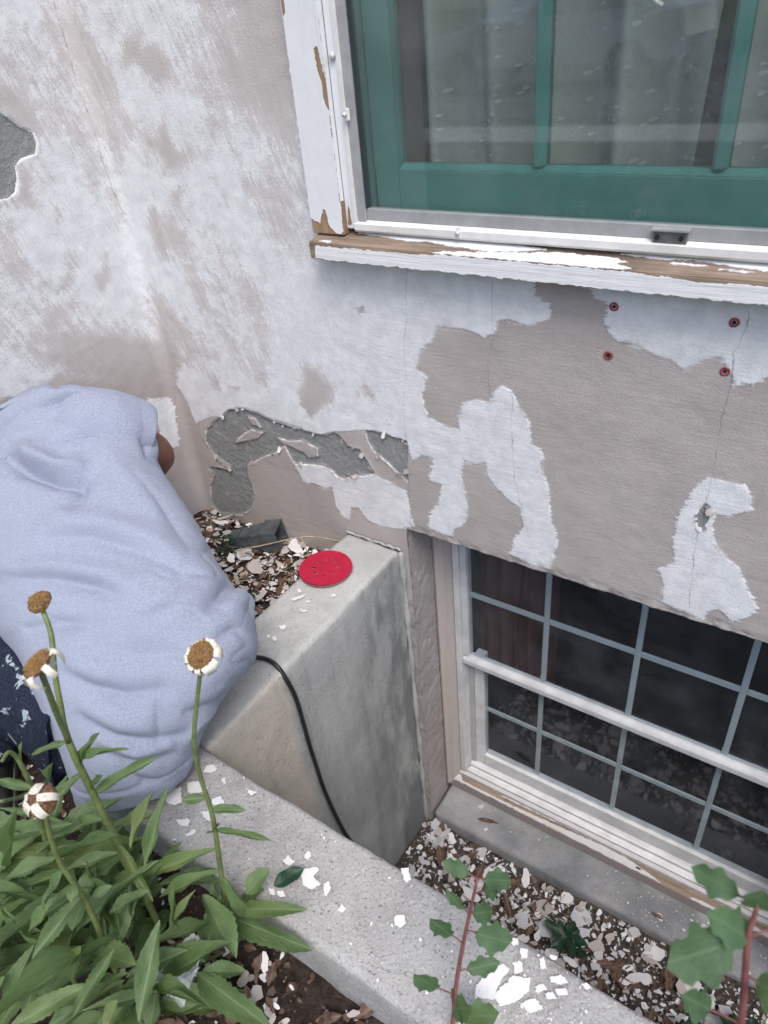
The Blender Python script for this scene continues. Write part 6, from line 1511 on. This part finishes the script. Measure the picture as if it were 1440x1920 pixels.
chain([(-1.01, -0.66, 0.21), (-1.15, -0.50, 0.29), (-1.30, -0.36, 0.33), (-1.28, -0.40, 0.18), (-1.24, -0.44, 0.07)], [0.07, 0.065, 0.055, 0.048, 0.038], pel)
body = link('body', skin_mesh('body', bv, be, br, 0), M['skin'], person)
# short hair cap
V, F = [], []
hc = Vector((-1.482, -0.60, 0.555))
for j in range(9):
    for i in range(20):
        a = 2 * math.pi * i / 20; t = math.pi * 0.62 * j / 8
        d = Vector((math.sin(t) * math.cos(a), math.sin(t) * math.sin(a), math.cos(t)))
        V.append(hc + d * 0.083 + Vector((0, 0, 0.006 * mnoise.noise(d * 9))))
for j in range(8):
    for i in range(20): F.append((j * 20 + i, j * 20 + (i + 1) % 20, j * 20 + 20 + (i + 1) % 20, j * 20 + 20 + i))
link('hair', pymesh('hair', V, F), M['hair'], body, True)

# T-shirt
Pg, Ng = shirt_folded()
NVV, NUU = Pg.shape[:2]
rs = np.zeros(Pg.shape[:2])
FA = Vector((0.88, 0.38, -0.28)).normalized(); FC = Vector((0.1, -0.7, 0.7)).normalized(); FB = FA.cross(FC).normalized()
for j in range(NVV):
    for i in range(NUU):
        p = Vector(Pg[j, i])
        q_ = Vector((p.dot(FA) * 7, p.dot(FB) * 26, p.dot(FC) * 12))
        rs[j, i] = 0.0016 * mnoise.fractal(p * 9, 1.0, 2.0, 3) + 0.0006 * mnoise.noise(p * 55) - 0.0050 * max(0.0, 1 - abs(mnoise.noise(q_)) * 3.2) ** 2 * max(0.0, 0.25 + mnoise.noise(p * 5 + Vector((3, 1, 7))))
vv = np.linspace(0, 1, NVV)[:, None]
Pg = Pg + Ng * rs[:, :, None]
hem = np.exp(-((vv - 0.955) / 0.0035) ** 2)      # stitched groove above the hem
Pg = Pg + Ng * (0.0022 * np.clip((vv - 0.955) / 0.006, 0, 1) - 0.0030 * hem)[:, :, None]
V = [tuple(q) for q in Pg.reshape(-1, 3)]
F = []
for j in range(NVV - 1):
    for i in range(NUU):
        F.append((j * NUU + i, j * NUU + (i + 1) % NUU, (j + 1) * NUU + (i + 1) % NUU, (j + 1) * NUU + i))
# fold the hem inwards so that the cloth has thickness
b0 = len(V)
for q in range(2):
    for i in range(NUU):
        p = Pg[-1, i] - Ng[-1, i] * (0.003 if q == 0 else 0.004)
        if q == 1: p = Pg[-24, i] - Ng[-24, i] * 0.006
        V.append(tuple(p))
for i in range(NUU):
    a, b = (NVV - 1) * NUU + i, (NVV - 1) * NUU + (i + 1) % NUU
    F.append((a, b, b0 + (i + 1) % NUU, b0 + i)); F.append((b0 + i, b0 + (i + 1) % NUU, b0 + NUU + (i + 1) % NUU, b0 + NUU + i))
shirt = link('t_shirt', pymesh('t_shirt', V, F), M['jersey'], person, True)
# sleeve
def loft(name, C_, R_, mat, parent, seg=40, sub=8, wr=0.003, inner=True):
    cs = catmull(C_, sub); rr_ = np.interp(np.linspace(0, 1, len(cs)), np.linspace(0, 1, len(R_)), R_)
    V, F = tube_geo([tuple(c) for c in cs], list(rr_), seg, False)
    n0 = len(cs)
    out = []
    for i, v in enumerate(V):
        ax_ = Vector(cs[i // seg]); d = (v - ax_)
        out.append(v + d.normalized() * (wr * 1.5 * mnoise.fractal(v * 14, 1.0, 2.0, 3)))
    V = out
    if inner:
        b = len(V)
        for k in range(seg):
            ax_ = Vector(cs[-1]); V.append(ax_ + (V[(n0 - 1) * seg + k] - ax_) * 0.955)
        for k in range(seg):
            ax_ = Vector(cs[-4]); V.append(ax_ + (V[(n0 - 4) * seg + k] - ax_) * 0.93)
        for k in range(seg):
            F.append(((n0 - 1) * seg + k, (n0 - 1) * seg + (k + 1) % seg, b + (k + 1) % seg, b + k)); F.append((b + k, b + (k + 1) % seg, b + seg + (k + 1) % seg, b + seg + k))
    return link(name, pymesh(name, V, F), mat, parent, True)
loft('sleeve', [(-1.34, -0.475, 0.555), (-1.29, -0.435, 0.560), (-1.255, -0.405, 0.548), (-1.236, -0.375, 0.530), (-1.224, -0.355, 0.515)], [0.06, 0.090, 0.090, 0.080, 0.072], M['jersey'], shirt)
loft('sleeve', [(-1.40, -0.62, 0.53), (-1.44, -0.68, 0.50), (-1.47, -0.73, 0.45), (-1.475, -0.74, 0.40)], [0.07, 0.08, 0.075, 0.07], M['jersey'], shirt)
# collar ribbing
ring = [tuple(Pg[1, i] + Ng[1, i] * 0.002) for i in range(0, NUU, 5)]
V, F = tube_geo(ring + ring[:1], 0.007, 7, False)
link('collar', pymesh('collar', V, F), M['jersey'], shirt, True)
# trousers
bv, be, br = [], [], []
pel = chain([(-0.955, -0.745, 0.195)], [0.095])
chain([(-1.02, -0.800, 0.205), (-1.12, -0.815, 0.245), (-1.25, -0.815, 0.300), (-1.37, -0.790, 0.345), (-1.385, -0.80, 0.29), (-1.32, -0.85, 0.20), (-1.235, -0.905, 0.105), (-1.205, -0.925, 0.065)], [0.105, 0.10, 0.088, 0.070, 0.070, 0.068, 0.064, 0.060], pel)
chain([(-1.01, -0.66, 0.22), (-1.15, -0.50, 0.29), (-1.30, -0.36, 0.33), (-1.28, -0.40, 0.18), (-1.24, -0.44, 0.08)], [0.078, 0.08, 0.070, 0.066, 0.06], pel)
tr = link('trousers', skin_mesh('trousers', bv, be, br, 0), M['denim'], person)
for v in tr.data.vertices:
    v.co += v.normal * (0.010 * mnoise.fractal(v.co * 11, 1.0, 2.0, 3))
# shoes
def shoe(heel, toe):
    heel = Vector(heel); toe = Vector(toe)
    d = (toe - heel).normalized(); s = Vector((0, 0, 1)).cross(d)
    L = (toe - heel).length
    V, F = [], []
    prof = [(0.0, 0.026, 0.03), (0.04, 0.034, 0.075), (0.18, 0.038, 0.095), (0.36, 0.040, 0.082), (0.55, 0.045, 0.062), (0.75, 0.048, 0.048), (0.92, 0.038, 0.038), (1.0, 0.016, 0.024)]
    ns = 16
    for t, w, h in prof:
        for k in range(ns):
            a = 2 * math.pi * k / ns
            z = (0.012 + max(0, math.sin(a)) ** 0.7 * h) if math.sin(a) > 0 else 0.012 + 0.012 * math.sin(a)
            V.append(heel + d * (L * t) + s * (w * math.cos(a)) + Vector((0, 0, z)))
    for i in range(len(prof) - 1):
        for k in range(ns): F.append((i * ns + k, i * ns + (k + 1) % ns, (i + 1) * ns + (k + 1) % ns, (i + 1) * ns + k))
    F.append(tuple(range(ns))); F.append(tuple(range((len(prof) - 1) * ns, len(prof) * ns)))
    o = link('shoe', pymesh('shoe', V, F), M['shoe'], person, True)
    V, F = [], []
    for t, w, h in prof:
        for c, z in ((-1.08, 0.0), (1.08, 0.0), (1.08, 0.018), (-1.08, 0.018)):
            V.append(heel + d * (L * (t * 1.03 - 0.015)) + s * (w * c) + Vector((0, 0, z)))
    for i in range(len(prof) - 1):
        for k in range(4): F.append((i * 4 + k, i * 4 + (k + 1) % 4, i * 4 + 4 + (k + 1) % 4, i * 4 + 4 + k))
    F.append((0, 1, 2, 3)); F.append(tuple(range(len(V) - 4, len(V))))
    link('sole', pymesh('sole', V, F), M['sole'], o)
    for q in range(4):
        c = heel + d * (L * (0.34 + 0.09 * q)) + Vector((0, 0, 0.098 - 0.013 * q))
        Vt, Ft = tube_geo([c - s * 0.024 + Vector((0, 0, -0.012)), c, c + s * 0.024 + Vector((0, 0, -0.012))], 0.0026, 6)
        link('lace', pymesh('lace', Vt, Ft), M['sole'], o, True)
shoe((-1.135, -0.985, 0.004), (-1.36, -0.86, 0.004))
shoe((-1.20, -0.48, 0.004), (-1.36, -0.28, 0.004))
# ------------------------------------------------------------------ the street in front of the house (seen mirrored in the storm glass)
tag(box('pavement', -40, 40, -7.4, -6.4, -0.05, 0.012, M['curb']), kind='structure')
tag(box('road', -40, 40, -16.0, -8.0, -0.05, 0.008, simple('asphalt', (0.055, 0.055, 0.058), 0.85, 0, 0.3, 0.2, 30, 0.003, 120)), kind='structure')
car = empty('parked_car', (-5.2, -11.6, 0.0), 'silver car parked across the street, mirrored in the storm glass', 'car')
M['carpaint'] = simple('silver_car_paint', (0.55, 0.56, 0.58), 0.25, 0.6, 0.5, 0.02)
M['carglass'] = simple('car_glass', (0.02, 0.025, 0.03), 0.08)
side = [(-2.15, 0.38), (-2.12, 0.70), (-1.85, 0.84), (-1.05, 0.96), (-0.55, 1.36), (-0.2, 1.45), (0.65, 1.46), (1.25, 1.34), (1.75, 1.02), (2.08, 0.95), (2.15, 0.60), (2.1, 0.36)]
bm = bmesh.new()
ring = []
for yy, k in ((-0.86, 0.0), (-0.80, 0.5), (-0.45, 1.0), (0.45, 1.0), (0.80, 0.5), (0.86, 0.0)):
    ring.append([bm.verts.new((-5.2 + x, -11.6 + yy * (1.0 if z < 0.97 else 0.86), (z if z < 0.97 else z - 0.05 * (1 - k)))) for x, z in side])
for a, b in zip(ring[:-1], ring[1:]):
    for i in range(len(side)):
        j = (i + 1) % len(side); bm.faces.new((a[i], a[j], b[j], b[i]))
bm.faces.new(ring[0]); bm.faces.new(list(reversed(ring[-1])))
bmesh.ops.recalc_face_normals(bm, faces=bm.faces[:])
link('car_body', bm_mesh('car_body', bm), M['carpaint'], car)
for s_ in (-1, 1):
    for x0, x1, x2, x3 in ((-0.92, -0.50, -0.02, -0.02), (0.06, 0.06, 0.62, 0.62), (0.70, 0.70, 1.15, 1.52)):
        yy = -11.6 + s_ * 0.765
        V = [(-5.2 + x0, yy + s_ * 0.06, 0.98), (-5.2 + x1, yy, 1.30), (-5.2 + x2, yy, 1.36 if x2 < 1 else 1.27), (-5.2 + x3, yy + s_ * 0.06, 0.98)]
        link('car_window', pymesh('car_window', V + [(a, b - s_ * 0.03, c) for a, b, c in V], [(0, 1, 2, 3), (7, 6, 5, 4), (0, 4, 5, 1), (1, 5, 6, 2), (2, 6, 7, 3), (3, 7, 4, 0)]), M['carglass'], car)
    for x in (-1.35, 1.35):
        V, F = tube_geo([(-5.2 + x, -11.6 + s_ * 0.66, 0.32), (-5.2 + x, -11.6 + s_ * 0.88, 0.32)], 0.32, 24)
        wl = link('wheel', pymesh('wheel', V, F), M['rubber'], car)
        V, F = tube_geo([(-5.2 + x, -11.6 + s_ * 0.87, 0.32), (-5.2 + x, -11.6 + s_ * 0.90, 0.32)], [0.17, 0.12], 18)
        link('rim', pymesh('rim', V, F), M['alu_dark'], wl)
M['crown'] = leafmat('street_tree_leaf', (0.04, 0.08, 0.025), (0.075, 0.13, 0.045))
for i, (x, y, h_, lab) in enumerate(((-16, -20, 7, 'broad street tree far left across the road, mirrored in glass'), (-9, -19, 8, 'street tree behind the parked car, mirrored in glass'), (-2.5, -19.5, 7.5, 'street tree right of the parked car, mirrored in glass'), (4, -20, 7, 'street tree far right across the road, mirrored in glass'))):
    t = empty('street_tree', (x, y, 0), lab, 'tree', 'street trees across the road')
    tube('trunk', [(x, y, -0.1), (x + 0.1, y, 1.6), (x - 0.1, y + 0.1, 3.2), (x, y, h_ * 0.7)], [0.22, 0.17, 0.13, 0.05], M['twig'], t, 9, 4)
    rr = random.Random(900 + i); V, F = [], []
    cl = [(x + rr.gauss(0, 1.8), y + rr.gauss(0, 1.5), h_ * rr.uniform(0.22, 0.9), rr.uniform(0.7, 1.5)) for _ in range(26)]
    for k in range(2600):
        c = rr.choice(cl); d = Vector((rr.gauss(0, 1), rr.gauss(0, 1), rr.gauss(0, 0.8))).normalized() * c[3] * rr.random() ** 0.4
        p = Vector(c[:3]) + d; a = Vector((rr.gauss(0, 1), rr.gauss(0, 1), rr.gauss(0, 1))).normalized(); b = a.orthogonal().normalized(); s_ = rr.uniform(0.12, 0.22)
        q = len(V); V += [p - a * s_, p + b * s_ * 0.5, p + a * s_, p - b * s_ * 0.5]; F.append((q, q + 1, q + 2, q + 3))
    tag(link('crown', pymesh('crown', V, F), M['crown'], t), kind='stuff')
